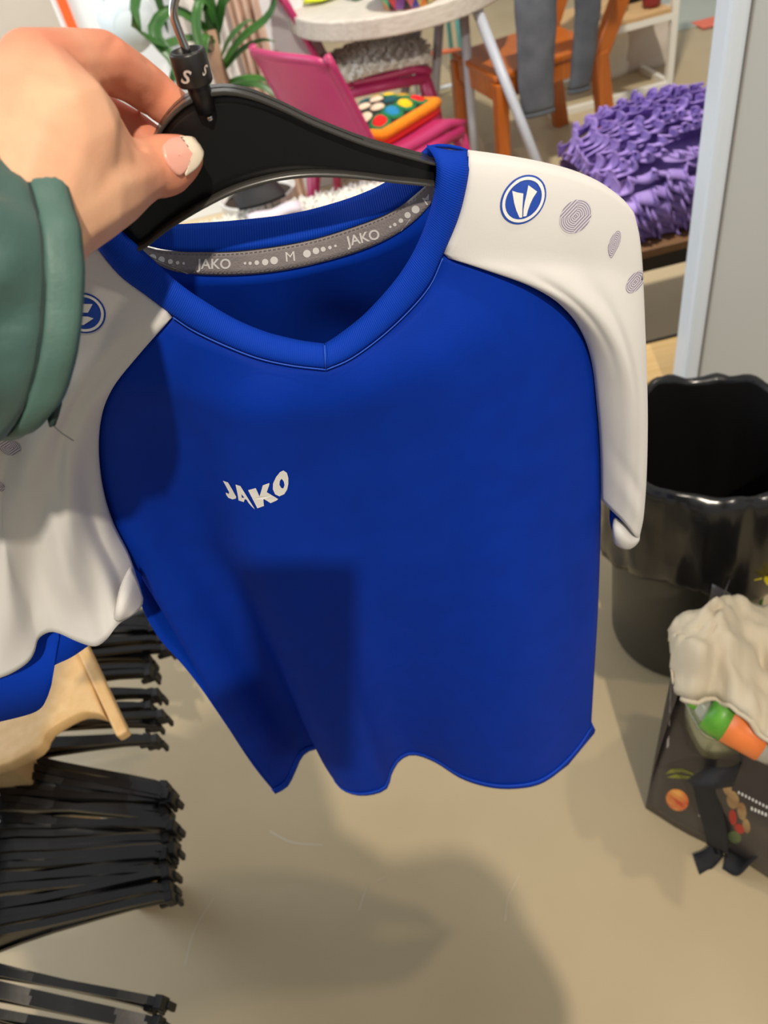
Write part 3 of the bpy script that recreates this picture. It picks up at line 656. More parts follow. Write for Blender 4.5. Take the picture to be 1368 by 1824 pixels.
# ------------------------------------------------------------------ BIN with liner
binc = V3((.572, .925, 0))
M_BIN = mat('dark_grey_bin_plastic', (48, 46, 40), rough=0.42, bump=0.03, bscale=200)
M_LINER = mat('black_bin_liner', (22, 22, 22), rough=0.22, spec=0.6, bump=0.25, bscale=30)
tb_ = thing('waste_bin', 'dark grey round waste bin lined with a black plastic bag, beside the white panel', 'bin', binc)
obj('bin_body', lathe_mesh([(.0, .004), (.128, .0), (.136, .006), (.140, .02), (.150, .30), (.155, .535), (.160, .54), (.160, .545), (.157, .547)], 48), M_BIN, tb_)
def crumple(p, amp, sc):
    q = V3((p.x * sc, p.y * sc, p.z * sc * 1.0)); n = noise.noise(q) * .6 + noise.noise(q * 2.3) * .4 + abs(noise.noise(q * 1.4 + V3((5, 2, 1)))) * 0.7
    d = V3((p.x, p.y, 0)).normalized(); return p + d * n * amp + V3((0, 0, n * amp * .6))
ln = 96; rowsl = []
for j, (r, z, amp) in enumerate([(.02, .05, .0), (.10, .06, .006), (.128, .12, .008), (.134, .25, .008), (.142, .40, .008), (.148, .50, .007), (.154, .56, .008), (.159, .574, .009), (.166, .572, .009), (.171, .552, .007), (.174, .52, .006), (.175, .48, .006), (.175, .44, .005), (.174, .40, .006), (.173, .36, .009), (.172, .335, .010), (.170, .322, .010)]):
    rr = []
    for k in range(ln):
        a = 2 * PI * k / ln; zz = z
        if j > 10: zz += .045 * (j - 10) / 6 * (math.sin(3 * a + 2.1) * .5 + .3 * math.sin(2 * a))
        q_ = crumple(V3((r * math.cos(a), r * math.sin(a), zz)), amp * 1.5, 13); fo = noise.noise(V3((math.cos(a) * 3.2, math.sin(a) * 3.2, zz * 4))); fo2 = abs(noise.noise(V3((math.cos(a) * 7, math.sin(a) * 7, zz * 9 + 2))))
        q_ += V3((math.cos(a), math.sin(a), 0)) * (.010 * fo - .012 * fo2 + .004 if j > 8 else (.006 * fo if j > 3 else 0)) + V3((0, 0, .016 * fo if 5 < j < 10 else 0)); rr.append(q_)
    rowsl.append(rr)
obj('bin_liner', grid_mesh(rowsl, closed=True), M_LINER, tb_, solid=.0006)

# ------------------------------------------------------------------ white panel on the right
M_GLOSS = mat('white_gloss_laminate', (196, 200, 200), rough=0.22, spec=0.5, coat=0.3)
M_DAYLIT_EDGE = mat('daylit_white_edge', (220, 230, 240), rough=0.3)  # bluish white puts daylight on the strip into its colour
pA = at_y(1206, 660, 1.32); pB = at_y(1300, 0, 1.32); px0 = (pA.x + pB.x) / 2 + .012
pw = thing('white_panel', 'white glossy display panel with a rounded edge strip behind the bin', 'panel', (px0, 1.32, 0))
obj('panel_face', box_between((.042, .012, 0), (.95, .06, 2.3)), M_GLOSS, pw, smooth=False, bevel=.006)
es = lathe_mesh([(.03, 0), (.03, 2.3)], 24)
bm = bmesh.new(); box(bm, (.018, .03, 1.15), (.036, .06, 2.3)); obj('edge_strip', bm, M_DAYLIT_EDGE, pw, smooth=False, bevel=.01)
bm = bmesh.new(); box(bm, (.039, .022, 1.15), (.004, .036, 2.3)); obj('groove', bm, mat('grey_groove', (150, 146, 142), rough=.5), pw, smooth=False)
bm = bmesh.new(); box(bm, (.5, .036, .05), (.92, .07, .1)); obj('plinth', bm, M_GLOSS, pw, smooth=False, bevel=.004)

# ------------------------------------------------------------------ bench with ruffled cushion, pale crate
M_BENCHW = mat('brown_bench_wood', (128, 92, 58), rough=.5, c2=(104, 72, 44), vscale=9, stretch=(1, 14, 14))
M_BLKM = mat('black_powder_steel', (14, 14, 15), rough=.5)
bY = 1.74; bz = .45
bench = thing('bench', 'wooden bench with black steel frame under the purple cushion', 'bench', (.98, bY, 0))
bm = bmesh.new(); box(bm, (0, .26, bz - .011), (.90, .52, .022)); obj('seat_board', bm, M_BENCHW, bench, smooth=False, bevel=.002)
bm = bmesh.new(); box(bm, (0, .012, bz - .042), (.88, .02, .04)); obj('front_rail', bm, M_BLKM, bench, smooth=False)
bm = bmesh.new(); box(bm, (0, .508, bz - .042), (.88, .02, .04)); obj('back_rail', bm, M_BLKM, bench, smooth=False)
for sx in (-.42, .42):
    for sy in (.02, .5):
        obj('leg', box_between((sx - .015, sy - .015, 0), (sx + .015, sy + .015, bz - .02)), M_BLKM, bench, smooth=False)
M_PURP = mat('purple_ruffle_cloth', (138, 112, 182), rough=.65, sheen=.0, c2=(164, 138, 208), vscale=14, bump=.05, bscale=300)
cu_c = V3((1.0, bY + .305, bz)); cush = thing('ruffled_cushion', 'purple floor cushion covered in rows of ruffles, lying on the bench', 'cushion', cu_c); cush.scale = (.87, .87, .92)
def cus_h(x, y):  # height field of the stuffed core
    ex = max(0, 1 - (abs(x) / .29) ** 2.6); ey = max(0, 1 - (abs(y) / .27) ** 3.0); return .03 + .185 * (ex * ey) ** .42
rows = [[V3((x, y, 0)) for x in [(-.27 + .54 * i / 24) for i in range(25)]] for y in [(-.25 + .5 * j / 20) for j in range(21)]]
rows = [[V3((p.x, p.y, cus_h(p.x, p.y) - .022)) for p in r] for r in rows]
lowr = [[V3((p.x, p.y, .003)) for p in rows[0]]]
obj('core', grid_mesh(lowr + rows + [[V3((p.x, p.y, .003)) for p in rows[-1]]]), M_PURP, cush)
# ruffles follow the profile from the far top edge down the front face
def surf_pt(x, t):
    # t: 0 at back top .. 1 at the foot of the front face
    if t < .62: y = .235 - (t / .62) * .455; return V3((x, y, cus_h(x, y))), V3((0, -0.25 * (t / .62), 1)).normalized()
    k = (t - .62) / .38; y = -.222 - .045 * math.sin(min(1, k * 1.3) * PI / 2); zt = cus_h(x, -.222); return V3((x, y, zt * (1 - k) + .03 * k)), V3((0, -1, .35 * (1 - k))).normalized()
NR = 17
for j in range(NR):
    t0_ = .02 + .96 * j / (NR - 1); rows = [[], [], [], []]; n = 120; ph = random.uniform(0, 6.28); fq = random.uniform(22, 30)
    for i in range(n):
        s = i / (n - 1); x = -.285 + .57 * s; t0 = min(1, max(0, t0_ + .05 * noise.noise(V3((s * 3.5, j * .9, 2))))); p, nn = surf_pt(max(-.275, min(.275, x)), t0); p.x = x
        q, _ = surf_pt(max(-.275, min(.275, x)), min(1, t0 + .05)); dn = (q - p); dn = dn.normalized() if dn.length > 1e-5 else V3((0, -.3, -1)).normalized()
        ps = fq * s * PI + ph + 2.6 * noise.noise(V3((s * 7, j * 2.3, 4))); wig = math.sin(ps) + .5 * noise.noise(V3((s * 30, j * 3.1, 1))); w2 = math.sin(ps + 1.2) + .9 * noise.noise(V3((s * 16, j * 1.9, 7))); am = .7 + .9 * noise.noise(V3((s * 8, j * 1.7, 0)))
        for k, (ou, dwn, wa) in enumerate([(-.006, 0, 0), (.014, .010, .007), (.028, .024, .015), (.034, .040, .019)]):
            rows[k].append(p + nn * (ou + wa * wig * am * .9) + dn * (dwn + wa * .7 * w2) + V3((wa * .9 * math.cos(ps), 0, 0)))
    for r in rows:
        for p in r: p.z = max(p.z, .004)
    obj('ruffle', grid_mesh(rows), M_PURP, cush, solid=.0025)
M_PALEW = mat('pale_birch_ply', (206, 168, 108), rough=.5, c2=(218, 184, 128), vscale=8, stretch=(1, 10, 10))
crate = thing('wooden_crate', 'pale birch plywood box on the floor in front of the bench', 'box', (.80, 1.50, 0))
for (nm, lo, hi) in [('front_board', (-.3, -.06, 0), (.3, -.045, .26)), ('back_board', (-.3, .075, 0), (.3, .09, .26)), ('side_board', (-.3, -.045, 0), (-.285, .075, .26)), ('side_board', (.285, -.045, 0), (.3, .075, .26)), ('lid', (-.3, -.062, .263), (.3, .085, .278))]:
    obj(nm, box_between(lo, hi), M_PALEW, crate, smooth=False, bevel=.001)
obj('shadow_gap_strip', box_between((-.302, .086, .258), (.302, .093, .281)), M_BLKM, crate, smooth=False)  # black strip drawn in place of the shadowed gap at the lid

# ------------------------------------------------------------------ round table and the things on it
tc = V3((.575, 3.74, 0)); TZ = .74
M_TTOP = mat('whitewashed_wood', (214, 208, 198), rough=.5, c2=(190, 182, 170), vscale=7, stretch=(2, 14, 14), bump=.1, bscale=30)
M_TLEG = mat('grey_blue_table_leg', (176, 180, 190), rough=.4)
table = thing('round_table', 'round whitewashed wooden table on splayed grey legs', 'table', tc)
obj('tabletop', lathe_mesh([(0, TZ - .07), (.44, TZ - .07), (.461, TZ - .07), (.464, TZ - .067), (.464, TZ - .062), (.464, TZ - .008), (.464, TZ - .003), (.461, TZ), (.44, TZ), (0, TZ)], 64), M_TTOP, table)
def leg_rod(nm, a, b, r0, r1, m, par, n=12): return obj(nm, tube_mesh([V3(a), V3(a).lerp(V3(b), .5), V3(b)], [r0, (r0 + r1) / 2, r1], n), m, par)
for (p1_, p2_) in [((868, 64, 3.34), (955, 285, 3.10)), ((830, 75, 3.58), (846, 270, 3.52)), ((780, 80, 3.72), (774, 180, 3.74)), ((736, 90, 3.84), (724, 150, 3.88))]:
    a_ = at_y(*p1_) - tc; b_ = at_y(*p2_) - tc; dz_ = b_ - a_
    leg_rod('leg', a_ + dz_ * ((TZ - .07 - a_.z) / dz_.z), a_ + dz_ * ((0 - a_.z) / dz_.z), .021, .019, M_TLEG, table)
bm = bmesh.new(); box(bm, (.06, 0, TZ - .07), (.38, .34, .03)); obj('apron_plate', bm, M_TLEG, table, smooth=False, bevel=.003)
# patchwork bowl
pb = at_z(738, 12, TZ); pb.y += .07
cols = [(44, 168, 118), (230, 122, 40), (60, 72, 168), (222, 200, 120), (196, 44, 52), (222, 120, 130), (44, 96, 52), (34, 30, 36), (126, 72, 150), (238, 196, 66)]
bowl = thing('patchwork_bowl', 'colourful bowl with patchwork of triangles on the round table', 'bowl', pb)
pm = [mat('patch_%s' % n, c, rough=.35, var=.1, vscale=60) for n, c in zip(('green', 'orange', 'blue', 'cream', 'red', 'rose', 'forest', 'black', 'violet', 'yellow'), cols)]
prof = [(.085, .0), (.10, .004), (.116, .045), (.127, .10), (.132, .16)]
nb = 20; rng = random.Random(4)
core = lathe_mesh([(.0, .002), (.083, .001), (.098, .005), (.114, .045), (.125, .10), (.130, .16), (.124, .16), (.118, .10), (.10, .02), (0, .012)], 40); obj('bowl_body', core, pm[7], bowl)
for j in range(4):
    for k in range(nb):
        def rp(r, z, a): return V3(((r + .0015) * math.cos(a), (r + .0015) * math.sin(a), z))
        a0 = 2 * PI * (k + .5 * (j % 2)) / nb; a1 = 2 * PI * (k + 1 + .5 * (j % 2)) / nb; am = (a0 + a1) / 2; r0, z0 = prof[j]; r1, z1 = prof[j + 1]; g = .004
        o1 = mesh_of([rp(r0, z0 + .001, a0 + g), rp(r0, z0 + .001, a1 - g), rp(r1, z1 - .001, am)], [(0, 1, 2)], 'patch')
        o2 = mesh_of([rp(r1, z1 - .001, am + g), rp(r1, z1 - .001, am + 2 * PI / nb - g), rp(r0, z0 + .001, a1)], [(2, 1, 0)], 'patch')
        for o_ in (o1, o2): obj('patch', o_, pm[rng.randrange(10)], bowl, smooth=False, solid=.002)
M_LIME = mat('lime_yellow_glaze', (214, 232, 40), rough=.3)
ld = at_z(575, 6, TZ); dish = thing('leaf_dish', 'lime yellow leaf shaped dish lying on the round table', 'dish', ld)
rows = []
for j in range(7):
    t = j / 6; rows.append([V3(((-.075 + .15 * i / 12), (t - .5) * .075 * math.sin(PI * (i + .4) / 12.8) + .012, .006 + .012 * (2 * t - 1) ** 2 + .006 * abs(2 * i / 12 - 1))) for i in range(13)])
lo_ = obj('dish_leaf', grid_mesh(rows), M_LIME, dish, solid=.004); obj('leaf_rib', tube_mesh([V3((-.08, .012, .012)), V3((0, .012, .009)), V3((.08, .012, .014))], .003, 6), M_LIME, dish)
gg = at_z(640, 2, TZ); gg.y += .03; M_GG = mat('green_bottle_glass', (46, 108, 62), rough=.12, spec=.6)
gl = thing('green_glass', 'small dark green glass beside the patchwork bowl', 'glass', gg)
obj('glass_cup', lathe_mesh([(0, .001), (.022, .0), (.027, .006), (.030, .05), (.031, .09), (.028, .09), (.026, .05), (.02, .01), (0, .008)], 24), M_GG, gl)

# ------------------------------------------------------------------ pink chairs
M_PINK = mat('raspberry_plastic', (176, 46, 98), rough=.38, spec=.5, var=.04, vscale=8)
def pink_chair(loc, rotz, label):
    t = thing('plastic_chair', label, 'chair', loc, rotz, 'raspberry plastic chairs')
    # local: faces +x, seat front at +x, back at -x
    rows = []
    for j in range(13):
        u = j / 12; rows.append([V3((-.20 + .42 * u + (0.0), -.215 + .43 * i / 10, .435 + .012 * math.cos(PI * (i / 5 - 1)) * -1 + .010 * math.sin(PI * u) * -1 - (.03 * max(0, u - .85) / .15) ** 1.0 * 1.0)) for i in range(11)])
    obj('seat', grid_mesh(rows), M_PINK, t, solid=.028, offset=-1)
    rows = []
    for j in range(14):
        u = j / 13; w = .215 - .02 * u; zz = .43 + .40 * u
        rows.append([V3((-.195 - .115 * u - .02 * u * u - .035 * (1 - (2 * i / 12 - 1) ** 2) * (.3 + .7 * u), -w + 2 * w * i / 12, zz - (.03 * abs(2 * i / 12 - 1) ** 4 if j == 13 else 0))) for i in range(13)])
    bk = obj('backrest', grid_mesh(rows), M_PINK, t, solid=.020)
    for s in (-1, 1):
        ed = [V3((-.195 - .115 * u - .02 * u * u, s * (.215 - .02 * u), .43 + .40 * u)) for u in [k / 10 for k in range(11)]]
        obj('back_edge', tube_mesh(ed, .014, 8), M_PINK, bk)
        lg = obj('leg', tube_mesh([V3((.19, s * .195, .42)), V3((.225, s * .205, .30)), V3((.245, s * .215, .0))], [.030, .024, .018], 10), M_PINK, t)
        obj('leg', tube_mesh([V3((-.18, s * .195, .42)), V3((-.23, s * .205, .25)), V3((-.28, s * .215, .0))], [.030, .024, .018], 10), M_PINK, t)
        obj('side_skirt', tube_mesh([V3((-.20, s * .212, .42)), V3((0, s * .216, .42)), V3((.20, s * .212, .415))], .020, 8), M_PINK, t)
    top = [V3((-.33 - .035 * (1 - (2 * k / 10 - 1) ** 2), -.195 + .39 * k / 10, .825 - .02 * abs(2 * k / 10 - 1) ** 4)) for k in range(11)]
    obj('top_edge', tube_mesh(top, .013, 8), M_PINK, bk)
    return t
chair1 = pink_chair((.33, 2.97, 0), math.radians(34), 'raspberry pink plastic chair holding the crochet cushion, by the round table')
chair2 = pink_chair((.44, 3.80, 0), math.radians(-4), 'raspberry pink plastic chair on the far side of the plant and table')
# sheepskin over the backrest of the near chair
M_FUR = mat('white_fur', (226, 224, 216), rough=.9, sheen=.3, var=.06, vscale=40)
def tufts(name, pts, m, parent, length, width, kind='stuff', world=True, jitter=.5):
    V = []; Fc = []
    for p, nn in pts:
        d = (nn + V3((random.uniform(-1, 1), random.uniform(-1, 1), random.uniform(-.6, .4))) * jitter).normalized(); L = length * random.uniform(.6, 1.2); sd = d.orthogonal().normalized(); k = len(V); w = width * random.uniform(.7, 1.3); s2 = d.cross(sd)
        mid = p + d * L * .55 + V3((0, 0, -L * .06)); tip = p + d * L + V3((0, 0, -L * .35))
        V += [p + sd * w, p - sd * w * .5 + s2 * w * .8, p - sd * w * .5 - s2 * w * .8, mid + sd * w * .7, mid - sd * w * .35 + s2 * w * .55, mid - sd * w * .35 - s2 * w * .55, tip]
        Fc += [(k, k + 1, k + 4, k + 3), (k + 1, k + 2, k + 5, k + 4), (k + 2, k, k + 3, k + 5), (k + 3, k + 4, k + 6), (k + 4, k + 5, k + 6), (k + 5, k + 3, k + 6)]
    o = obj(name, mesh_of(V, Fc, name), m, parent, world)
    if kind: o['kind'] = kind
    return o
sk = thing('sheepskin', 'white shaggy sheepskin on the chair seat under the round table', 'sheepskin', (.44, 3.80, .45))
M_HIDE = mat('sheepskin_hide', (206, 196, 182), rough=.9)
rows = [[V3((.22 + .44 * i / 10, 3.58 + .40 * j / 6, .47 + .06 * math.sin(PI * (j + .5) / 7) * math.sin(PI * (i + 1) / 12))) for i in range(11)] for j in range(7)]
hide = obj('hide', grid_mesh(rows), M_FUR, sk, True, solid=.02)
pts = []
for _ in range(1500):
    i = random.uniform(0, 9.99); j = random.uniform(0, 5.99); a = rows[int(j)][int(i)]; b = rows[int(j) + 1][int(i) + 1]; pts.append((a.lerp(b, random.random()), V3((0, -.6, .7))))
tufts('fleece', pts, M_FUR, sk, .05, .016)
# crochet cushion
cc = V3((.34, 3.02, .475))
M_CBLK = mat('black_crochet_wool', (26, 34, 28), rough=.95, bump=.6, bscale=140); M_CORG = mat('orange_crochet_wool', (232, 132, 16), rough=.95, bump=.6, bscale=140, var=.12, vscale=60); M_CRED = mat('red_crochet_wool', (206, 28, 30), rough=.95, bump=.6, bscale=140)
sqc = {n: mat('crochet_' + n, c, rough=.95, bump=.6, bscale=160, var=.1, vscale=80) for n, c in {'blue': (34, 128, 176), 'yellow': (232, 186, 18), 'cream': (226, 196, 172), 'mustard': (178, 138, 40), 'teal': (24, 76, 84), 'scarlet': (216, 26, 26), 'green': (24, 112, 66)}.items()}
crq = thing('crochet_cushion', 'crochet granny-square cushion with orange and red border on the pink chair', 'cushion', cc, math.radians(38))
S = .155
def pil(x, y, top): return (.062 if top else -.03) * max(0, (1 - (abs(x) / S) ** 3) * (1 - (abs(y) / S) ** 3)) ** .5
tilt = Matrix.Rotation(math.radians(-4), 4, 'X')
def pr(top, s0=1.0): return [[tilt @ V3((S * s0 * (2 * i / 16 - 1), S * s0 * (2 * j / 16 - 1), pil(S * s0 * (2 * i / 16 - 1), S * s0 * (2 * j / 16 - 1), top))) for i in range(17)] for j in range(17)]
obj('top_cover', grid_mesh(pr(True, .93)), M_CBLK, crq, solid=.004); obj('back_cover', grid_mesh(pr(False), flip=True), M_CRED, crq)
ring = [(-S, -S), (0, -S * 1.01), (S, -S), (S * 1.01, 0), (S, S), (0, S * 1.01), (-S, S), (-S * 1.01, 0)]
def sqring(rad, z): 
    pts_ = []
    for k in range(48):
        a = 2 * PI * k / 48 + PI / 4; c, s = math.cos(a), math.sin(a); q = 1 / max(abs(c), abs(s)); pts_.append(tilt @ V3((rad * c * q, rad * s * q, z + .008 * max(0, q - 1.25))))
    return pts_ + [pts_[0]]
obj('border', tube_mesh(sqring(S * .97, .014), .020, 10, False), M_CORG, crq); obj('border', tube_mesh(sqring(S * .95, -.012), .017, 10, False), M_CRED, crq)
pat = [['scarlet', 'blue', 'yellow', 'scarlet'], ['cream', 'cream', 'teal', 'mustard'], ['cream', 'cream', 'cream', 'yellow'], ['teal', 'scarlet', 'teal', 'mustard']]
patg = lambda x, y, h: tilt @ V3((x, y, pil(x, y, True) + h))
for j in range(4):
    for i in range(4):
        gx = S * .90 * (2 * (i + .5) / 4 - 1); gy = S * .90 * (2 * (j + .5) / 4 - 1)
        rr = []
        for (r, h) in [(.001, .013), (.012, .0125), (.021, .010), (.027, .004)]: rr.append([patg(gx + r * math.cos(2 * PI * k / 16), gy + r * math.sin(2 * PI * k / 16), h) for k in range(16)])
        g_ = obj('granny_square', grid_mesh(rr, closed=True), sqc[pat[j][i]], crq)
        rr = []
        for (r, h) in [(.027, .006), (.032, .0075), (.037, .003)]: rr.append([patg(gx + r * math.cos(2 * PI * k / 16) * (1.1 if k % 4 == 2 else 1), gy + r * math.sin(2 * PI * k / 16) * (1.1 if k % 4 == 2 else 1), h) for k in range(16)])
        if pat[j][i] in ('blue', 'yellow', 'scarlet', 'mustard'): obj('square_edging', grid_mesh(rr, closed=True), sqc['green'], g_)

# ------------------------------------------------------------------ orange wooden chair with jeans
M_OW = mat('orange_varnished_beech', (190, 104, 34), rough=.32, c2=(170, 86, 22), vscale=7, stretch=(10, 10, 1), coat=.2)
och = thing('wooden_chair', 'orange varnished wooden chair with grey jeans over its armrest', 'chair', (1.05, 3.53, 0), math.radians(100)); och.scale = (1, 1.15, 1)
def part_beam(nm, a, b, w, d, m, par, bev=.004):
    bm = bmesh.new(); beam(bm, a, b, w, d, (0, 1, 0)); return obj(nm, bm, m, par, smooth=False, bevel=bev)
for s in (-1, 1):
    part_beam('back_post', (s * .215, -.19, .40), (s * .225, -.40, .92), .046, .06, M_OW, och)
    part_beam('armrest', (s * .222, -.32, .735), (s * .222, .14, .735), .05, .03, M_OW, och)
    part_beam('leg', (s * .215, -.245, .0), (s * .215, -.19, .42), .056, .055, M_OW, och)
    part_beam('leg', (s * .215, .20, .0), (s * .215, .195, .42), .05, .045, M_OW, och)
    bm = bmesh.new(); box(bm, (s * .20, 0, .39), (.028, .38, .07)); obj('side_apron', bm, M_OW, och, smooth=False, bevel=.003)
bm = bmesh.new(); box(bm, (0, 0.005, .437), (.44, .42, .028)); obj('seat', bm, M_OW, och, smooth=False, bevel=.008)
bm = bmesh.new(); box(bm, (0, -.200, .36), (.37, .026, .13)); obj('back_apron', bm, M_OW, och, smooth=False, bevel=.004)
bm = bmesh.new(); box(bm, (0, .195, .385), (.37, .026, .08)); obj('front_apron', bm, M_OW, och, smooth=False, bevel=.004)
bm = bmesh.new(); box(bm, (0, -.376, .86), (.40, .024, .11)); obj('top_rail', bm, M_OW, och, smooth=False, bevel=.006)
M_JEAN = mat('grey_denim', (74, 78, 86), rough=.85, c2=(96, 100, 108), vscale=12, bump=.25, bscale=500)
jn = thing('jeans', 'grey denim jeans hanging over the orange wooden chair', 'jeans', (1.135, 3.545, .76), 0)
def jleg(pts, wid, dep, nm):
    P = cr([V3(p) for p in pts], 26); rows = []
    for i, p in enumerate(P):
        t = i / 25; w = wid * (1 - .22 * t); r_ = []
        for k in range(20):
            a = 2 * PI * k / 20; e = 1 + .10 * noise.noise(V3((math.cos(a) * 2, t * 6, math.sin(a) * 2)))
            r_.append(p + V3((w * math.cos(a) * e, dep * math.sin(a) * e - .0, 0)))
        rows.append(r_)
    o = obj(nm, grid_mesh(rows, closed=True), M_JEAN, jn, solid=.002)
    hm = [[q + V3((0, 0, dz)) for q in rows[-1]] for dz in (.002, -.012)]; hm = [[rows[-1][0].lerp(q, 1.0) for q in r] for r in hm]
    cxx = sum((q for q in rows[-1]), V3()) / 20; hm = [[cxx + (q - cxx) * 1.06 for q in r] for r in hm]
    obj('leg_hem', grid_mesh(hm, closed=True), M_JEAN, o, solid=.002)
jleg([(-.125, -.29, .02), (-.13, -.325, -.05), (-.135, -.33, -.2), (-.140, -.33, -.35), (-.135, -.33, -.46)], .085, .016, 'trouser_leg')
jleg([(.085, -.29, .02), (.07, -.325, -.05), (.065, -.33, -.18), (.05, -.33, -.32), (.035, -.33, -.41)], .055, .016, 'trouser_leg')
bm = bmesh.new(); box(bm, (.0, -.26, .025), (.40, .11, .035)); obj('trouser_seat', bm, M_JEAN, jn, smooth=True, bevel=.018)

# ------------------------------------------------------------------ low white shelf with bags
M_SHW = mat('white_steel_tube', (232, 230, 220), rough=.35); M_SHB = mat('pale_oak_board', (212, 176, 128), rough=.5, c2=(196, 158, 108), vscale=8, stretch=(1, 12, 12))
sp = at_z(1190, 155, 0); sh = thing('shelf_unit', 'white steel shelf with pale wooden board, bags standing under it', 'shelf', (sp.x, sp.y, 0), math.radians(3))
W_ = .60; D_ = .36; Hs = .33
for (x, y) in ((0, 0), (0, D_), (-W_, 0), (-W_, D_)):
    obj('post', box_between((x - .016, y - .016, 0), (x + .016, y + .016, 1.1)), M_SHW, sh, smooth=False, bevel=.002)
for y in (0, D_):
    obj('bottom_rail', box_between((-W_, y - .014, .0), (0, y + .014, .03)), M_SHW, sh, smooth=False, bevel=.002); obj('shelf_rail', box_between((-W_, y - .012, Hs - .03), (0, y + .012, Hs)), M_SHW, sh, smooth=False, bevel=.002)
for x in (0, -W_):
    obj('side_rail', box_between((x - .012, 0, .0), (x + .012, D_, .03)), M_SHW, sh, smooth=False); obj('side_rail', box_between((x - .012, 0, Hs - .03), (x + .012, D_, Hs)), M_SHW, sh, smooth=False)
obj('shelf_board', box_between((-W_ + .02, -.012, Hs), (-.02, D_ + .012, Hs + .022)), M_SHB, sh, smooth=False, bevel=.002)
M_CANV = mat('cream_canvas', (232, 224, 208), rough=.9, var=.05, vscale=14, bump=.2, bscale=300); M_CANV2 = mat('taupe_canvas', (206, 194, 180), rough=.9, var=.05, vscale=14)
def bag(loc, rz, w, h, d, m, label, nm='tote_bag', lean=.05):
    t = thing(nm, label, 'bag', loc, rz, 'bags under the white shelf'); rows = []
    for j in range(12):
        u = j / 11; r_ = []
        for k in range(28):
            a = 2 * PI * k / 28; c, s = math.cos(a), math.sin(a); ww = w * (1 + .06 * math.sin(3 * u + a)) * (abs(c) ** .5) * (1 if c > 0 else -1); dd = d * (1 - .75 * u) * (abs(s) ** .6) * (1 if s > 0 else -1)
            r_.append(V3((ww + lean * u, dd + .012 * noise.noise(V3((c * 2, s * 2, u * 4))), h * u)))
        rows.append(r_)
    cen = V3((0, 0, .001)); rows = [[cen + (p - cen) * .02 for p in rows[0]]] + rows
    for p in rows[0]: p.z = .0
    obj('bag_body', grid_mesh(rows, closed=True), m, t, solid=.003)
    obj('handle', tube_mesh(cr([V3((-w * .4 + lean, -d * .25, h * .98)), V3((-w * .2 + lean, -d * .6, h * .80)), V3((w * .2 + lean, -d * .6, h * .80)), V3((w * .4 + lean, -d * .25, h * .98))], 14), .007, 6), m, t)
    return t
b1 = at_z(1085, 148, 0); b2 = at_z(1160, 130, 0); b3 = at_z(985, 128, 0)
bag((b1.x, b1.y + .09, 0), .15, .13, .26, .06, M_CANV, 'cream canvas bag slumped under the white shelf beside the orange chair', lean=.04)
bag((b2.x, b2.y + .10, 0), -.1, .15, .27, .05, M_CANV2, 'taupe canvas bag under the white shelf nearest its end post', lean=.0)
bag((b3.x, b3.y + .10, 0), .1, .14, .25, .06, M_CANV, 'white canvas bag under the shelf, seen between the jeans legs', lean=.02)
# small things on the shelf board
M_DRED = mat('dark_red_glaze', (140, 40, 44), rough=.3); M_GREYM = mat('grey_tin', (158, 158, 162), rough=.35, metal=.4); M_DK = mat('dark_felt', (40, 38, 46), rough=.8)
def shelf_pt(px, py): return at_z(px, py, Hs + .022)
q = shelf_pt(1160, 12); t = thing('red_pot', 'small dark red pot standing on the white shelf', 'pot', q); obj('pot_body', lathe_mesh([(0, 0), (.03, 0), (.042, .012), (.045, .05), (.038, .08), (.034, .08), (.036, .05), (0, .02)], 24), M_DRED, t); obj('pot_rim', lathe_mesh([(.034, .078), (.041, .08), (.041, .087), (.034, .087)], 24), M_DRED, t)
q = shelf_pt(1107, 20); t = thing('grey_tin', 'slim grey tin on the white shelf beside the orange chair', 'tin', q); obj('tin_body', lathe_mesh([(0, 0), (.028, 0), (.03, .004), (.03, .12), (.028, .124), (0, .124)], 24), M_GREYM, t); obj('tin_lid', lathe_mesh([(.031, .112), (.0315, .126), (0, .128)], 24), M_GREYM, t)
q = shelf_pt(1128, 6); q.y += .05; t = thing('felt_bundle', 'dark folded felt bundle behind the red pot on the shelf', 'bundle', q)
rows = [[V3((.09 * math.cos(2 * PI * k / 20) * s, .055 * math.sin(2 * PI * k / 20) * s, z)) for k in range(20)] for (s, z) in ((.05, .0), (.9, .003), (1, .03), (.85, .06), (.4, .075), (.05, .076))]; obj('bundle_body', grid_mesh(rows, closed=True), M_DK, t); obj('bundle_band', lathe_mesh([(.06, .034), (.064, .036), (.064, .044), (.06, .046)], 20), M_DK, t)

# far floor mat and coral tape
M_MAT = mat('grey_green_mat', (178, 184, 172), rough=.8, var=.04, vscale=5); M_TAPE2 = mat('coral_floor_tape', (238, 122, 98), rough=.6)
ma = at_z(1205, 52, 0); mb = at_z(1300, 40, 0)
fm = obj('floor_mat', box_between((ma.x - .05, ma.y - .05, .0), (5.2, 7.5, .008)), M_MAT, smooth=False, bevel=.002); tag(fm, 'grey-green mat on the floor beyond the white shelf', 'mat')
ta = at_z(1245, 48, .008); tb2 = at_z(1305, 44, .008)
ft = obj('floor_tape', box_between((ta.x, ta.y - .05, .0085), (tb2.x + 1.2, ta.y + .10, .0105)), M_TAPE2, smooth=False); tag(ft, 'coral red tape strip along the edge of the grey-green mat', 'tape')

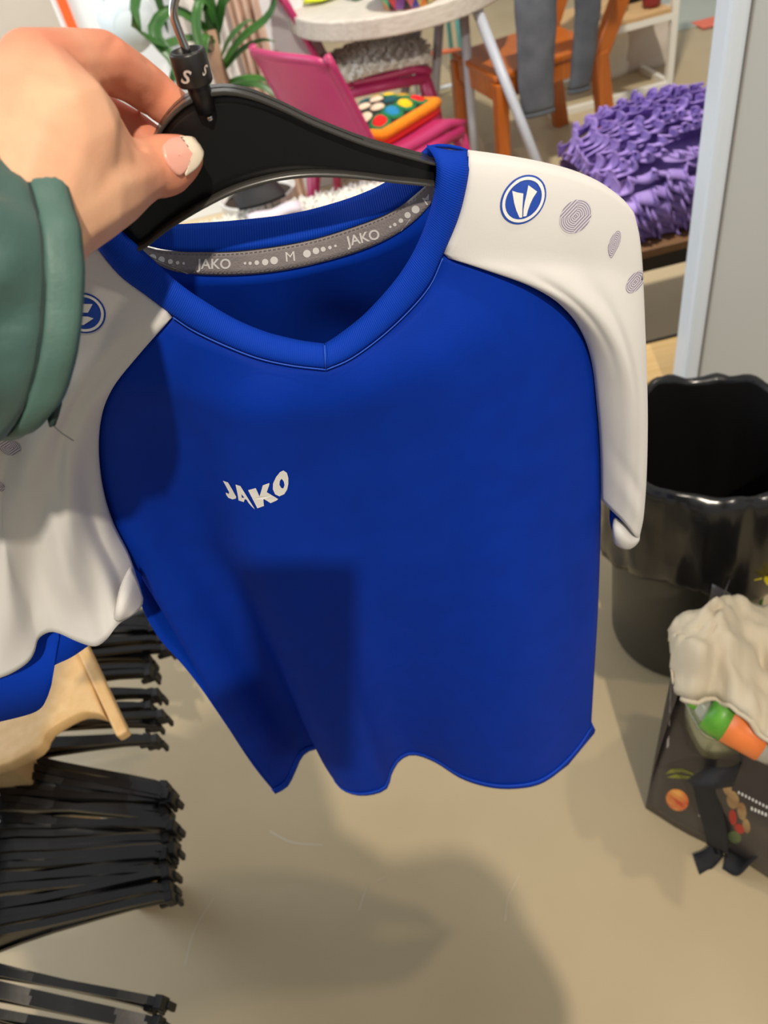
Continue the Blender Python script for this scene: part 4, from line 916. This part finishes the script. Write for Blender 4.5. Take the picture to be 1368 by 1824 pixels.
# ------------------------------------------------------------------ teal and white metal stool behind the table
M_TEAL = mat('teal_enamel', (96, 168, 164), rough=.35); M_WHM = mat('white_enamel', (226, 232, 236), rough=.3); M_COR = mat('coral_enamel', (240, 130, 92), rough=.4)
so = at_z(800, 165, 0); so = V3((.88, 4.72, 0)); stl = thing('metal_stool', 'white and teal metal frame stool with coral crossbar behind the table', 'stool', so, .1)
for (x, y, m) in ((-.16, -.14, M_WHM), (.12, -.14, M_TEAL), (-.16, .16, M_TEAL), (.16, .16, M_TEAL)):
    obj('leg', tube_mesh([V3((x, y, 0)), V3((x * .9, y * .9, .62))], .013, 10), m, stl)
for (a, b, m) in (((-.16, -.14, .04), (.12, -.14, .04), M_WHM), ((.12, -.14, .04), (.16, .16, .04), M_WHM), ((-.16, -.14, .24), (.12, -.14, .20), M_COR), ((-.15, .15, .40), (.15, .15, .40), M_TEAL)):
    obj('crossbar', tube_mesh([V3(a), V3(b)], .012, 10), m, stl)
obj('stool_seat', lathe_mesh([(0, .615), (.17, .615), (.18, .62), (.18, .638), (.17, .643), (0, .643)], 32), M_TEAL, stl)

# ------------------------------------------------------------------ plant, partition, curtain
pY = 3.15; pz = at_y(392, 120, pY); plant = thing('dracaena_plant', 'potted dracaena with long green strap leaves and bare trunk', 'plant', (pz.x, pY, 0))
M_TRUNK = mat('dracaena_trunk', (150, 118, 96), rough=.85, var=.15, vscale=30, bump=.4, bscale=60); M_LEAF = mat('green_strap_leaf', (58, 104, 36), rough=.4, c2=(40, 82, 34), vscale=10); M_POT = mat('white_ceramic_pot', (220, 218, 214), rough=.3)
M_SOIL = mat('soil', (52, 40, 32), rough=1)
obj('pot', lathe_mesh([(0, 0), (.12, 0), (.13, .01), (.155, .28), (.16, .29), (.148, .29), (.13, .05), (0, .04)], 36), M_POT, plant)
obj('soil', lathe_mesh([(0, .262), (.08, .262), (.146, .258)], 24), M_SOIL, plant)
tp = pz.z + .12
obj('trunk', tube_mesh([V3((0, 0, .25)), V3((.012, 0, .5)), V3((-.01, 0, .75)), V3((.0, 0, tp))], [.034, .030, .028, .024], 12), M_TRUNK, plant)
def leaf(base, mids, w, nm='leaf'):
    P = cr([V3(base)] + [V3(p) for p in mids], 14); rows = []
    for i, p in enumerate(P):
        t = i / 13; ww = w * (math.sin(PI * min(1, .12 + .88 * t)) ** .7 if t < .98 else .05); tt = (P[min(13, i + 1)] - P[max(0, i - 1)]).normalized(); sd = tt.cross(V3((0, -.55, .85))); sd = sd.normalized() if sd.length > .05 else V3((1, 0, 0)); nn = sd.cross(tt)
        rows.append([p + sd * ww * k + nn * (.25 * ww * abs(k)) for k in (-1, -.5, 0, .5, 1)])
    return obj(nm, grid_mesh(rows), M_LEAF, plant, solid=.0012)
def lp(px, py, Y): return at_y(px, py, Y) - V3((pz.x, pY, 0))
leaf_px = [
 ([(385, 40), (330, -40), (262, -20), (240, 10), (252, 62)], .030, -.15), ([(380, 60), (310, 20), (275, 60), (310, 110), (320, 160)], .026, -.25), ([(388, 50), (360, 0), (350, 50), (366, 120), (372, 170)], .018, -.2),
 ([(395, 120), (430, 70), (478, 30), (490, -10), (470, -30)], .018, -.1), ([(392, 110), (410, 70), (440, 40), (450, 38)], .016, -.22), ([(388, 60), (400, 0), (420, -40)], .024, -.1), ([(388, 80), (375, 30), (372, -30)], .022, .0),
 ([(390, 100), (370, 60), (362, 110), (372, 160), (390, 200)], .014, -.28), ([(395, 130), (430, 90), (465, 72), (490, 74)], .012, -.05), ([(398, 150), (430, 142), (462, 140), (480, 148)], .016, -.15), ([(398, 160), (450, 150), (485, 165), (510, 195)], .014, -.12),
 ([(385, 30), (340, -60), (200, -40), (185, 5)], .022, .05), ([(382, 70), (330, 70), (290, 80), (245, 55), (235, 20)], .020, -.3), ([(385, 85), (345, 95), (318, 120), (300, 160)], .024, -.2), ([(390, 20), (450, -60), (520, -40), (540, 0)], .02, .1), ([(388, 40), (300, -60), (280, -20), (300, 60)], .02, -.05)]
for pts_, w, dy in leaf_px:
    n = len(pts_); leaf(lp(*pts_[0], pY), [lp(x, y, pY + dy * (k + 1) / n) for k, (x, y) in enumerate(pts_[1:])], w)
# white partition with orange edge
wY = 3.75
xl = at_y(98, 20, wY).x; xo = at_y(118, 20, wY).x
part = thing('partition_wall', 'white partition panel with an orange edge strip behind the plant', 'partition', (xl, wY, 0))
obj('panel', box_between((0, 0, 0), (.98, .05, 2.2)), M_WALLW, part, smooth=False, bevel=.003)
M_ORA = mat('orange_strip', (240, 98, 40), rough=.5); obj('edge_strip', box_between((xo - xl - .018, -.012, 0), (xo - xl + .018, .0, 2.2)), M_ORA, part, smooth=False)
M_PAPER = mat('pale_blue_paper', (206, 218, 224), rough=.6); M_PK = mat('blush_plastic_sheet', (206, 178, 160), rough=.25, spec=.6, var=.08, vscale=14); M_WS = mat('white_plastic_sheet', (226, 222, 218), rough=.2, spec=.6)
cY = 3.60
def sheet(nm, px0_, px1_, py, m, label, Y):
    a = at_y(px0_, py, Y); b = at_y(px1_, py, Y); rows = []
    for j in range(30):
        z = 1.5 * j / 29; rows.append([V3((a.x + (b.x - a.x) * i / 40, Y + .018 * math.sin(i * .55 + .8 * math.sin(j * .3)) + .012 * noise.noise(V3((i * .3, j * .35, 2))), z + .002)) for i in range(41)])
    t = thing(nm, label, 'sheet', ((a.x + b.x) / 2, Y, 0)); obj('sheet_cloth', grid_mesh(rows), m, t, True, solid=.0015)
    obj('hanging_bar', tube_mesh([V3((a.x, Y, 1.5)), V3((b.x, Y, 1.5))], .010, 8), M_WHM, t, True); return t
sheet('plastic_sheet', 425, 480, 80, M_PK, 'blush coloured glossy sheet hanging behind the pink chair', cY)
sheet('plastic_sheet', 330, 432, 80, M_WS, 'white glossy sheet hanging behind the dracaena trunk', cY + .04)
cp = at_y(225, 35, 3.55); t = thing('paper_lantern', 'pale blue round paper lantern hanging behind the plant leaves', 'lantern', cp)
rows = [[V3((r * math.cos(2 * PI * k / 32), r * math.sin(2 * PI * k / 32), z)) for k in range(32)] for (r, z) in [(.105 * math.sin(PI * (j + .2) / 16.4) + .003 * (j % 2), -.115 * math.cos(PI * (j + .2) / 16.4)) for j in range(17)]]; obj('paper_shade', grid_mesh(rows, closed=True), M_PAPER, t); obj('cord', tube_mesh([V3((0, 0, .11)), V3((0, 0, .9))], .002, 6), M_WHM, t)

# ------------------------------------------------------------------ fur ottoman seen under the hanger, with black pouch
oX0, oX1, oY0, oY1, oZ = -.62, .36, 2.06, 2.72, .40
ott = thing('fur_bench', 'low bench covered in white shaggy fur, seen beneath the hanger', 'bench', ((oX0 + oX1) / 2, (oY0 + oY1) / 2, 0))
obj('bench_body', box_between((oX0 + .03, oY0 + .03, .0), (oX1 - .03, oY1 - .03, oZ - .02)), M_FUR, ott, True, smooth=False, bevel=.02)
ott.rotation_euler.z = 0
for o in list(ott.children):
    pass
pts = []
for _ in range(9000): pts.append((V3((random.uniform(oX0 + .02, oX1 - .02), random.uniform(oY0 + .02, oY1 - .02), oZ - .02)), V3((0, 0, 1))))
for _ in range(1200): pts.append((V3((random.uniform(oX0 + .02, oX1 - .02), oY0 + .03, random.uniform(.03, oZ - .02))), V3((0, -1, .2))))
tufts('fur_cover', pts, M_FUR, ott, .05, .009, jitter=.75)
M_PCH = mat('black_pouch_cloth', (20, 19, 21), rough=.7); M_LIL = mat('pale_lilac_cloth', (206, 196, 206), rough=.8)
po = at_z(462, 352, oZ + .03); pouch = thing('black_pouch', 'black cloth pouch with white print lying on the white fur', 'pouch', po, .15)
rows = []
for j in range(9):
    v = j / 8; rows.append([V3(((-.085 + .17 * i / 12), (v - .5) * .17 * (1 - .2 * abs(2 * i / 12 - 1) ** 2), .012 + .05 * (math.sin(PI * v) * math.sin(PI * i / 12)) ** .5)) for i in range(13)])
obj('pouch_top', grid_mesh(rows), M_PCH, pouch); obj('pouch_underside', grid_mesh([[V3((p.x, p.y, .004)) for p in r] for r in rows], flip=True), M_PCH, pouch)
bm = bmesh.new(); vs = [bm.verts.new((x * .7 - .01, y * .7, .0625)) for x, y in [(-.075, -.03), (-.045, .03), (-.02, .045), (-.005, .015), (.03, -.035), (.055, -.06), (.01, -.062), (-.03, -.045)]]; bm.faces.new(vs); obj('white_print', bm, M_PRINT, pouch, smooth=False, solid=.002)
pl = at_z(490, 384, oZ + .02); lc = thing('lilac_cloth', 'pale lilac folded cloth on the white fur under the black pouch', 'cloth', pl, .1)
rows = [[V3((-.09 + .18 * i / 10, -.03 + .06 * j / 6, .006 + .018 * math.sin(PI * j / 6) + .004 * math.sin(i))) for i in range(11)] for j in range(7)]; obj('folded_layer', grid_mesh(rows), M_LIL, lc, solid=.004); obj('folded_layer', grid_mesh([[p + V3((.004, .006, -.008)) for p in r] for r in rows]), M_LIL, lc, solid=.004)

# ------------------------------------------------------------------ low rail full of black hangers, wooden stand
M_HG = mat('black_gloss_hanger', (15, 15, 16), rough=.26, spec=.6, bump=.03, bscale=120)
RX, RZ = -.632, .60
rail = thing('hanger_rail', 'low black rail carrying the rows of spare hangers', 'rail', (RX, .6, 0))
obj('rail_bar', tube_mesh([V3((RX, .02, RZ)), V3((RX, 1.35, RZ))], .011, 12), M_BLKM, rail, True)
for y in (.03, 1.34):
    obj('upright', tube_mesh([V3((RX, y, 0.01)), V3((RX, y, RZ))], .012, 12), M_BLKM, rail, True); obj('foot', tube_mesh([V3((RX - .2, y, .012)), V3((RX + .16, y, .012))], .012, 10), M_BLKM, rail, True)
hgT = [(0, -.065), (.03, -.072), (.07, -.092), (.12, -.110), (.17, -.126), (.205, -.140), (.216, -.150)]
hgB = [(0, -.118), (.03, -.118), (.07, -.122), (.12, -.132), (.17, -.144), (.200, -.156), (.210, -.162)]
def hanger_mesh(depth, clip):
    V = []; Fc = []
    L = [(-x, z) for x, z in hgT[::-1]] + hgT[1:]; Bm = [(-x, z) for x, z in hgB[::-1]] + hgB[1:]; n = len(L)
    prof = [(-1, 1.0, 0), (1, 1.0, 0), (1, 0.0, 0), (.35, .0, .006), (.35, 1, -.006), (1, 1, -0.0)]
    rows = []
    # I-section: top flange, web, bottom flange
    for (dy, s, o) in [(-1, 0, 0), (-1, 0, .0), (1, 0, 0), (1, 0, .008), (.25, 0, .008), (.25, 1, -.006), (.9, 1, -.006), (.9, 1, 0), (-.9, 1, 0), (-.9, 1, -.006), (-.25, 1, -.006), (-.25, 0, .008), (-1, 0, .008), (-1, 0, 0)]:
        rows.append([V3((L[i][0] + (Bm[i][0] - L[i][0]) * s, dy * depth, (L[i][1] - o if s == 0 else Bm[i][1] - o))) for i in range(n)])
    return grid_mesh(rows, 'hanger_arms')
hm = hanger_mesh(.0048, True)
hook_me = tube_mesh(cr([V3((0, 0, -.09)), V3((0, 0, -.045)), V3((-.004, 0, -.03)), V3((-.013, 0, -.014)), V3((-.0135, 0, .002)), V3((-.004, 0, .0135)), V3((.009, 0, .0125)), V3((.0145, 0, .001))], 24), .0018, 8)
bmc = bmesh.new(); box(bmc, (.216, 0, -.158), (.012, .016, .024)); box(bmc, (.222, .0, -.176), (.006, .010, .024)); box(bmc, (.205, .0, -.172), (.018, .006, .010)); clip_me = bpy.data.meshes.new('end_clip'); bmc.to_mesh(clip_me); bmc.free()
bmc = bmesh.new(); box(bmc, (-.216, 0, -.158), (.012, .016, .024)); box(bmc, (-.222, .0, -.176), (.006, .010, .024)); clip2_me = bpy.data.meshes.new('end_clip'); bmc.to_mesh(clip2_me); bmc.free()
ORD = ['first', 'second', 'third', 'fourth', 'fifth', 'sixth', 'seventh', 'eighth', 'ninth', 'tenth', 'eleventh', 'twelfth', 'thirteenth', 'fourteenth', 'fifteenth', 'sixteenth', 'seventeenth', 'eighteenth', 'nineteenth', 'twentieth', 'twenty-first', 'twenty-second', 'twenty-third', 'twenty-fourth']
def spare_hanger(y, yaw, label, group, droll=0, dx=0, first=[None]):
    if first[0] is None:
        t = thing('spare_hanger', label, 'hanger', (RX, y, RZ + .0), yaw, group)
        obj('arms', hm, M_HG, t, smooth=False); obj('hook', hook_me, M_CHROME, t); obj('end_clip', clip_me, M_BLKM, t, smooth=False, bevel=.002); obj('end_clip', clip2_me, M_BLKM, t, smooth=False, bevel=.002); first[0] = t
    else: t = copy_tree(first[0])
    t['label'] = label; t['group'] = group; t.location = (RX + dx, y, RZ); t.rotation_euler = (random.uniform(-.05, .05), droll, yaw)
rg = random.Random(11)
for k in range(24):
    f = k / 23; spare_hanger(.405 + .0110 * k, math.radians(8 - 24 * f + rg.uniform(-3, 3)), ORD[k] + ' black hanger from the front in the thick middle bunch', 'middle bunch of spare hangers', rg.uniform(-.04, .05), rg.uniform(-.006, .008))
for k in range(18):
    spare_hanger(.680 + .0155 * k + rg.uniform(-.005, .005), math.radians(-3 + rg.uniform(-5, 5)), ORD[k] + ' black hanger from the front in the far bunch beneath the white cuff', 'far bunch of spare hangers', rg.uniform(-.05, .05), rg.uniform(-.05, -.015))
for k in range(11):
    f = k / 10; spare_hanger(.275 + .0105 * k, math.radians(-14 - 8 * f + rg.uniform(-3, 3)), ORD[10 - k] + ' black hanger from the back in the nearest bunch, bottom corner', 'near bunch of spare hangers', rg.uniform(-.04, .05), rg.uniform(-.01, .01))
# wooden stand with T-shaped top
M_PINE = mat('pale_pine', (214, 172, 112), rough=.45, c2=(226, 188, 132), vscale=9, stretch=(8, 8, 1))
ZS = .64
e0 = at_z(151, 1160, ZS); e1 = at_z(222, 1312, ZS - .03)
stand = thing('wooden_stand', 'pale wooden stand with a T-shaped arm sticking out above the black hangers', 'stand', (-.60, .665, 0))
dirb = (e1 - e0).normalized(); nrm = V3((0, 0, 1)); sidev = dirb.cross(nrm).normalized()
bm = bmesh.new(); beam(bm, e0 - dirb * .05, e1, .016, .022, (0, 0, 1)); obj('cross_bar', bm, M_PINE, stand, True, smooth=False, bevel=.004)
# curved web between the bar and the post, cut from thick board
def bz3(px, py, dz=0): return at_z(px, py, ZS - .02 + dz)
up_edge = cr([bz3(140, 1150), bz3(105, 1170), bz3(78, 1200), bz3(40, 1240), bz3(-20, 1270), bz3(-80, 1280)], 24)
lo_edge = cr([bz3(192, 1282), bz3(175, 1276), bz3(148, 1276), bz3(115, 1292), (bz3(90, 1310)), (bz3(78, 1335)), ][:6] + [bz3(50, 1352), bz3(10, 1370), bz3(-60, 1385)], 24)
rows = [[up_edge[i].lerp(lo_edge[i], j / 6) for i in range(24)] for j in range(7)]
obj('curved_arm', grid_mesh(rows), M_PINE, stand, True, solid=.022, bevel=.003)
pc_ = (up_edge[-4] + lo_edge[-4]) / 2
obj('post', box_between((pc_.x - .03, pc_.y - .022, .0), (pc_.x + .03, pc_.y + .022, ZS - .03)), M_PINE, stand, True, smooth=False, bevel=.004)

# ------------------------------------------------------------------ grocery bag on the right
M_BAG = mat('charcoal_shopping_bag', (52, 48, 50), rough=.35, spec=.5, var=.06, vscale=10, bump=.15, bscale=12)
M_STRAP = mat('black_webbing', (24, 25, 29), rough=.75, bump=.3, bscale=500)
C0 = V3((.345, .56, 0)); d1 = V3((.707, -.707, 0)); d2 = V3((.707, .707, 0)); Wb, Db, Hb = .42, .20, .40
gbag = thing('shopping_bag', 'charcoal shopping bag printed with fruit and vegetables, full of groceries', 'bag', C0 + d1 * Wb / 2 + d2 * Db / 2)
def bp(a, c, z): return C0 + d1 * a + d2 * c + V3((0, 0, z))
def wall(a0, c0, a1, c1, h0, h1, nm, bul, nx=16, nz=14):
    dirn = (bp(a1, c1, 0) - bp(a0, c0, 0)).normalized(); outn = V3((dirn.y, -dirn.x, 0)); rows = []
    for j in range(nz):
        v = j / (nz - 1); r_ = []
        for i in range(nx):
            u = i / (nx - 1); h = h0 + (h1 - h0) * u - .03 * math.sin(PI * u); p = bp(a0 + (a1 - a0) * u, c0 + (c1 - c0) * u, h * v + .002)
            r_.append(p + outn * (bul * math.sin(PI * u) * math.sin(PI * (.15 + .7 * v)) + .012 * noise.noise(V3((u * 4, v * 4, a0 * 9 + c0 * 5))) * math.sin(PI * u)) - outn * .02 * v * v)
        rows.append(r_)
    return rows
wf = wall(0, 0, Wb, 0, Hb + .05, Hb - .08, 'front_face', .02)
bagf = obj('front_face', grid_mesh(wf), M_BAG, gbag, True, solid=.0015)
ws_ = wall(0, Db, 0, 0, Hb + .08, Hb + .05, 'side_face', .012); obj('side_face', grid_mesh(ws_), M_BAG, gbag, True, solid=.0015)
obj('back_face', grid_mesh(wall(Wb, Db, 0, Db, Hb, Hb + .08, 'b', .02)), M_BAG, gbag, True, solid=.0015); obj('side_face', grid_mesh(wall(Wb, 0, Wb, Db, Hb - .08, Hb, 's', .02)), M_BAG, gbag, True, solid=.0015)
rows = [[bp(Wb * i / 4, Db * j / 4, .003) for i in range(5)] for j in range(5)]; obj('bag_base', grid_mesh(rows), M_BAG, gbag, True)
BV_B = bvh_rows(wf)
M_APP = mat('printed_apple', (204, 60, 34), rough=.4, c2=(244, 176, 84), vscale=40); M_CHV = mat('printed_chives', (134, 136, 44), rough=.5, var=.3, vscale=60); M_GREYP = mat('pale_grey_print', (186, 180, 176), rough=.5)
decal_disc('printed_apple', ellipse_fn((1207, 1424), 20, 19.5, 60), BV_B, M_APP, bagf, 0, 1, .0012)
decal_poly('printed_chive', [[(1186, 1378), (1196, 1369), (1216, 1368), (1235, 1376), (1236, 1380), (1215, 1374), (1196, 1376)]], BV_B, M_CHV, bagf, .0012); decal_poly('printed_chive', [[(1187, 1384), (1205, 1378), (1228, 1382), (1238, 1386), (1220, 1386), (1200, 1385)]], BV_B, M_CHV, bagf, .0012)
for o_ in ([(1243, 1450), (1249, 1450), (1262, 1478), (1258, 1480)], [(1251, 1414), (1254, 1412), (1266, 1450), (1262, 1452)], [(1158, 1298), (1163, 1300), (1192, 1328), (1188, 1332)]): decal_poly('pale_print', [o_], BV_B, M_GREYP, bagf, .0012)
M_VB = mat('printed_brown_mushroom', (128, 88, 52), rough=.5, c2=(190, 158, 110), vscale=30); M_VR = mat('printed_red_pepper', (182, 48, 40), rough=.5); M_VG = mat('printed_green_leaf', (96, 112, 70), rough=.5)
for (c, xh, yh, m) in [((1296, 1402), 8, 14, M_VB), ((1306, 1424), 11, 16, M_VB), ((1322, 1444), 8, 16, M_VB), ((1306, 1455), 7, 14, M_VR), ((1318, 1475), 9, 9, M_VR), ((1330, 1470), 7, 13, M_VB), ((1309, 1490), 12, 11, M_VG)]:
    decal_disc('printed_vegetable', ellipse_fn(c, xh, yh, 20), BV_B, m, bagf, 0, 1, .0012, 18, 3)
for k in range(9):
    x = 1315 + 6.2 * k; y = 1408 + 3.2 * k; decal_poly('pale_print', [[(x, y), (x + 3, y + 1), (x + 3, y + 6), (x, y + 5)]], BV_B, M_PRINT, bagf, .0012)
for k in range(5):
    x = 1338 + 6.2 * k; y = 1436 + 2.6 * k; decal_poly('pale_print', [[(x, y), (x + 3.4, y + 1), (x + 3.4, y + 7), (x, y + 6)]], BV_B, M_PRINT, bagf, .0012)
# webbing handles
def ribbon(nm, pts, w, wdir, m, par):
    P = cr([V3(p) for p in pts], 40); rows = [[p + V3(wdir).normalized() * w * s for p in P] for s in (-.5, -.17, .17, .5)]
    return obj(nm, grid_mesh(rows), m, par, True, solid=.0018)
def bo(px, py, off): # a point in front of the bag face
    q = project(BV_B, px, py, 0); return q - V3((d2.x, d2.y, 0)) * off + V3((0, 0, off * .3))
def ribbon2(nm, pts, dirs, w, m, par):
    P = cr([V3(p) for p in pts], 40); Dr = cr([V3(d).normalized() for d in dirs], 40); rows = [[p + d.normalized() * w * s_ for p, d in zip(P, Dr)] for s_ in (-.5, -.17, .17, .5)]
    return obj(nm, grid_mesh(rows), m, par, True, solid=.0018)
ud = V3((.6, .6, .52))
ribbon2('handle_strap', [bo(1316, 1372, .008), bo(1322, 1352, .035), bo(1310, 1336, .06), bo(1286, 1328, .07), bo(1264, 1336, .055), bo(1256, 1362, .022), bo(1260, 1395, .010), bo(1270, 1440, .010), bo(1278, 1470, .012), bo(1283, 1502, .015)], [ud, ud, ud, ud, ud * .6 + d1 * .6, d1, d1, d1, d1, d1], .038, M_STRAP, gbag)
hp = [bo(1318, 1352, .018), bo(1306, 1335, .06), bo(1284, 1330, .085), bo(1256, 1345, .06), bo(1256, 1370, .010), bo(1268, 1420, .010), bo(1278, 1465, .012), bo(1283, 1500, .015)]
g1 = at_z(1283, 1508, .012); g2 = at_z(1262, 1530, .004); g3 = at_z(1240, 1540, .004)
ribbon('handle_strap', [bo(1282, 1498, .014), g1, g2, g3], .034, (.1, 1, .3), M_STRAP, gbag)
g4 = at_z(1292, 1528, .006); g5 = at_z(1318, 1540, .012); g6 = at_z(1345, 1515, .06); g7 = at_z(1380, 1480, .12)
ribbon('handle_strap', [g4, g5, g6, g7], .040, (.5, .6, .25), M_STRAP, gbag)
# bottle with green and orange label lying in the mouth of the bag
M_CLEAR = mat('clear_plastic', (206, 206, 190), rough=.12, spec=.6, alpha=.55); M_OLAB = mat('orange_label', (240, 134, 74), rough=.4, c2=(236, 120, 40), vscale=9); M_GLAB = mat('green_label', (60, 130, 44), rough=.4, c2=(110, 178, 52), vscale=20)
q0 = at_z(1240, 1248, .46); q1 = at_z(1385, 1325, .44); bot = thing('drink_bottle', 'clear plastic bottle with green and orange label in the shopping bag', 'bottle', (q0 + q1) / 2)
def btube(nm, t0, t1, rs, m):
    n = len(rs); return obj(nm, tube_mesh([q0.lerp(q1, t0 + (t1 - t0) * k / (n - 1)) for k in range(n)], rs, 24), m, bot, True)
btube('bottle_body', 0, 1, [.012, .022, .030, .034, .0345, .0345, .0345, .033], M_CLEAR); btube('green_label', .16, .42, [.0318, .0345, .0352], M_GLAB); btube('orange_label', .42, .86, [.0353, .0353, .0353], M_OLAB); btube('bottle_cap', -.06, .03, [.013, .014, .014], M_GLAB)
qv = at_z(1300, 1276, .50); 
M_PRW = mat('white_label_print', (226, 232, 226), rough=.4)
BVB2 = BVHTree.FromPolygons([v.co.copy() for v in bot.children[1].data.vertices], [tuple(p.vertices) for p in bot.children[1].data.polygons])
decal_poly('label_print', [[(1258, 1271), (1264, 1268), (1276, 1262), (1288, 1255), (1293, 1258), (1284, 1266), (1276, 1278), (1270, 1281)]], BVB2, M_PRW, bot, .001)
# clear produce tray below the bottle
M_TRAY = mat('clear_green_tray', (170, 168, 130), rough=.15, spec=.6, alpha=.7)
r0 = at_z(1228, 1300, .40); trayt = thing('produce_tray', 'clear produce tray tucked under the bottle in the shopping bag', 'tray', r0)
rows = [[V3(((.012 + .055 * s * (abs(math.cos(a)) ** .5) * (1 if math.cos(a) > 0 else -1)) + .05, .045 * s * (abs(math.sin(a)) ** .5) * (1 if math.sin(a) > 0 else -1) + .01, z)) for a in [2 * PI * k / 28 for k in range(28)]] for (s, z) in ((.1, -.06), (.85, -.058), (.95, -.02), (1, .02), (.9, .032), (.1, .036))]; obj('tray_shell', grid_mesh(rows, closed=True), M_TRAY, trayt); obj('tray_rim', grid_mesh([[V3((p.x * 1.02, p.y * 1.02, .018 + dz)) for p in rows[3]] for dz in (0, .004)], closed=True), M_TRAY, trayt, solid=.004)
# cream cloth heaped on top
M_LINEN = mat('cream_cloth', (196, 184, 160), rough=.85, var=.04, vscale=12)
cloth_px_hi = [(1190, 1124), (1215, 1096), (1250, 1086), (1280, 1068), (1320, 1066), (1380, 1075), (1450, 1085)]
cloth_px_lo = [(1196, 1198), (1206, 1235), (1235, 1244), (1270, 1240), (1310, 1262), (1370, 1312), (1450, 1370)]
hi = cr([at_z(x, y, .50 + .03 * math.sin(k)) for k, (x, y) in enumerate(cloth_px_hi)], 40); lo = cr([at_z(x, y, .50 - .012 * (k % 2)) for k, (x, y) in enumerate(cloth_px_lo)], 40)
rows = []
for j in range(26):
    v = j / 25; rows.append([hi[i].lerp(lo[i], v) + V3((0, 0, .055 * math.sin(PI * v) ** .7 * math.sin(PI * min(1, (i + 2) / 30)) + .022 * noise.noise(V3((i * .16, v * 4, 3))) + .012 * noise.noise(V3((i * .4 + v * 3, v * 9, 8))))) for i in range(40)])
cl_ = thing('cream_cloth', 'crumpled cream cloth bag heaped on top of the shopping bag', 'cloth', rows[12][18]); co = obj('cloth_heap', grid_mesh(rows), M_LINEN, cl_, True, solid=.003)
fold = [rows[25][i] + V3((0, -.002, -.004)) for i in range(6, 38)]; obj('turned_edge', tube_mesh(fold, .004, 8), M_LINEN, cl_, True)
# yellow flower head behind
yq = at_z(1366, 1018, .36); M_YEL = mat('yellow_petals', (206, 188, 20), rough=.6); yf = thing('yellow_flower', 'yellow flower head between the bin and the cream cloth', 'flower', (yq.x, yq.y, yq.z))
for k in range(12):
    a = 2 * PI * k / 12; rows = [[V3(((.008 + .034 * t) * math.cos(a + s * .22 * math.sin(PI * (t + .12) / 1.15)), (.008 + .034 * t) * math.sin(a + s * .22 * math.sin(PI * (t + .12) / 1.15)), .012 * t + .004 * abs(s))) for s in (-1, 0, 1)] for t in (0, .33, .66, 1)]; obj('petal', grid_mesh(rows), M_YEL, yf, solid=.0012)
obj('stem', tube_mesh([V3((0, 0, 0)), V3((.02, .01, -.18)), V3((.02, -.05, -yq.z + .0))], .003, 6), M_LEAF, yf); rows = [[V3((.013 * s * math.cos(2 * PI * k / 14), .013 * s * math.sin(2 * PI * k / 14), z)) for k in range(14)] for (s, z) in ((1, .002), (.9, .009), (.4, .013), (.05, .014))]; obj('flower_centre', grid_mesh(rows, closed=True), M_YEL, yf)

# ------------------------------------------------------------------ faint cracks in the floor
rc = random.Random(3)
for (pxs) in ([(640, 1620), (655, 1580), (690, 1560)], [(330, 1720), (345, 1660), (380, 1600)], [(900, 1640), (905, 1600), (925, 1560)], [(480, 1480), (520, 1500), (575, 1505)]):
    P = cr([at_z(x, y, .0004) for x, y in pxs], 14); rows = [[p + V3((s * .0012 * (1 + .5 * noise.noise(p * 40)), s * .0006, 0)) for p in P] for s in (-1, 1)]
    c_ = obj('floor_crack', grid_mesh(rows), M_CRACK, fl)
print('SCENE BUILT', len(bpy.data.objects))
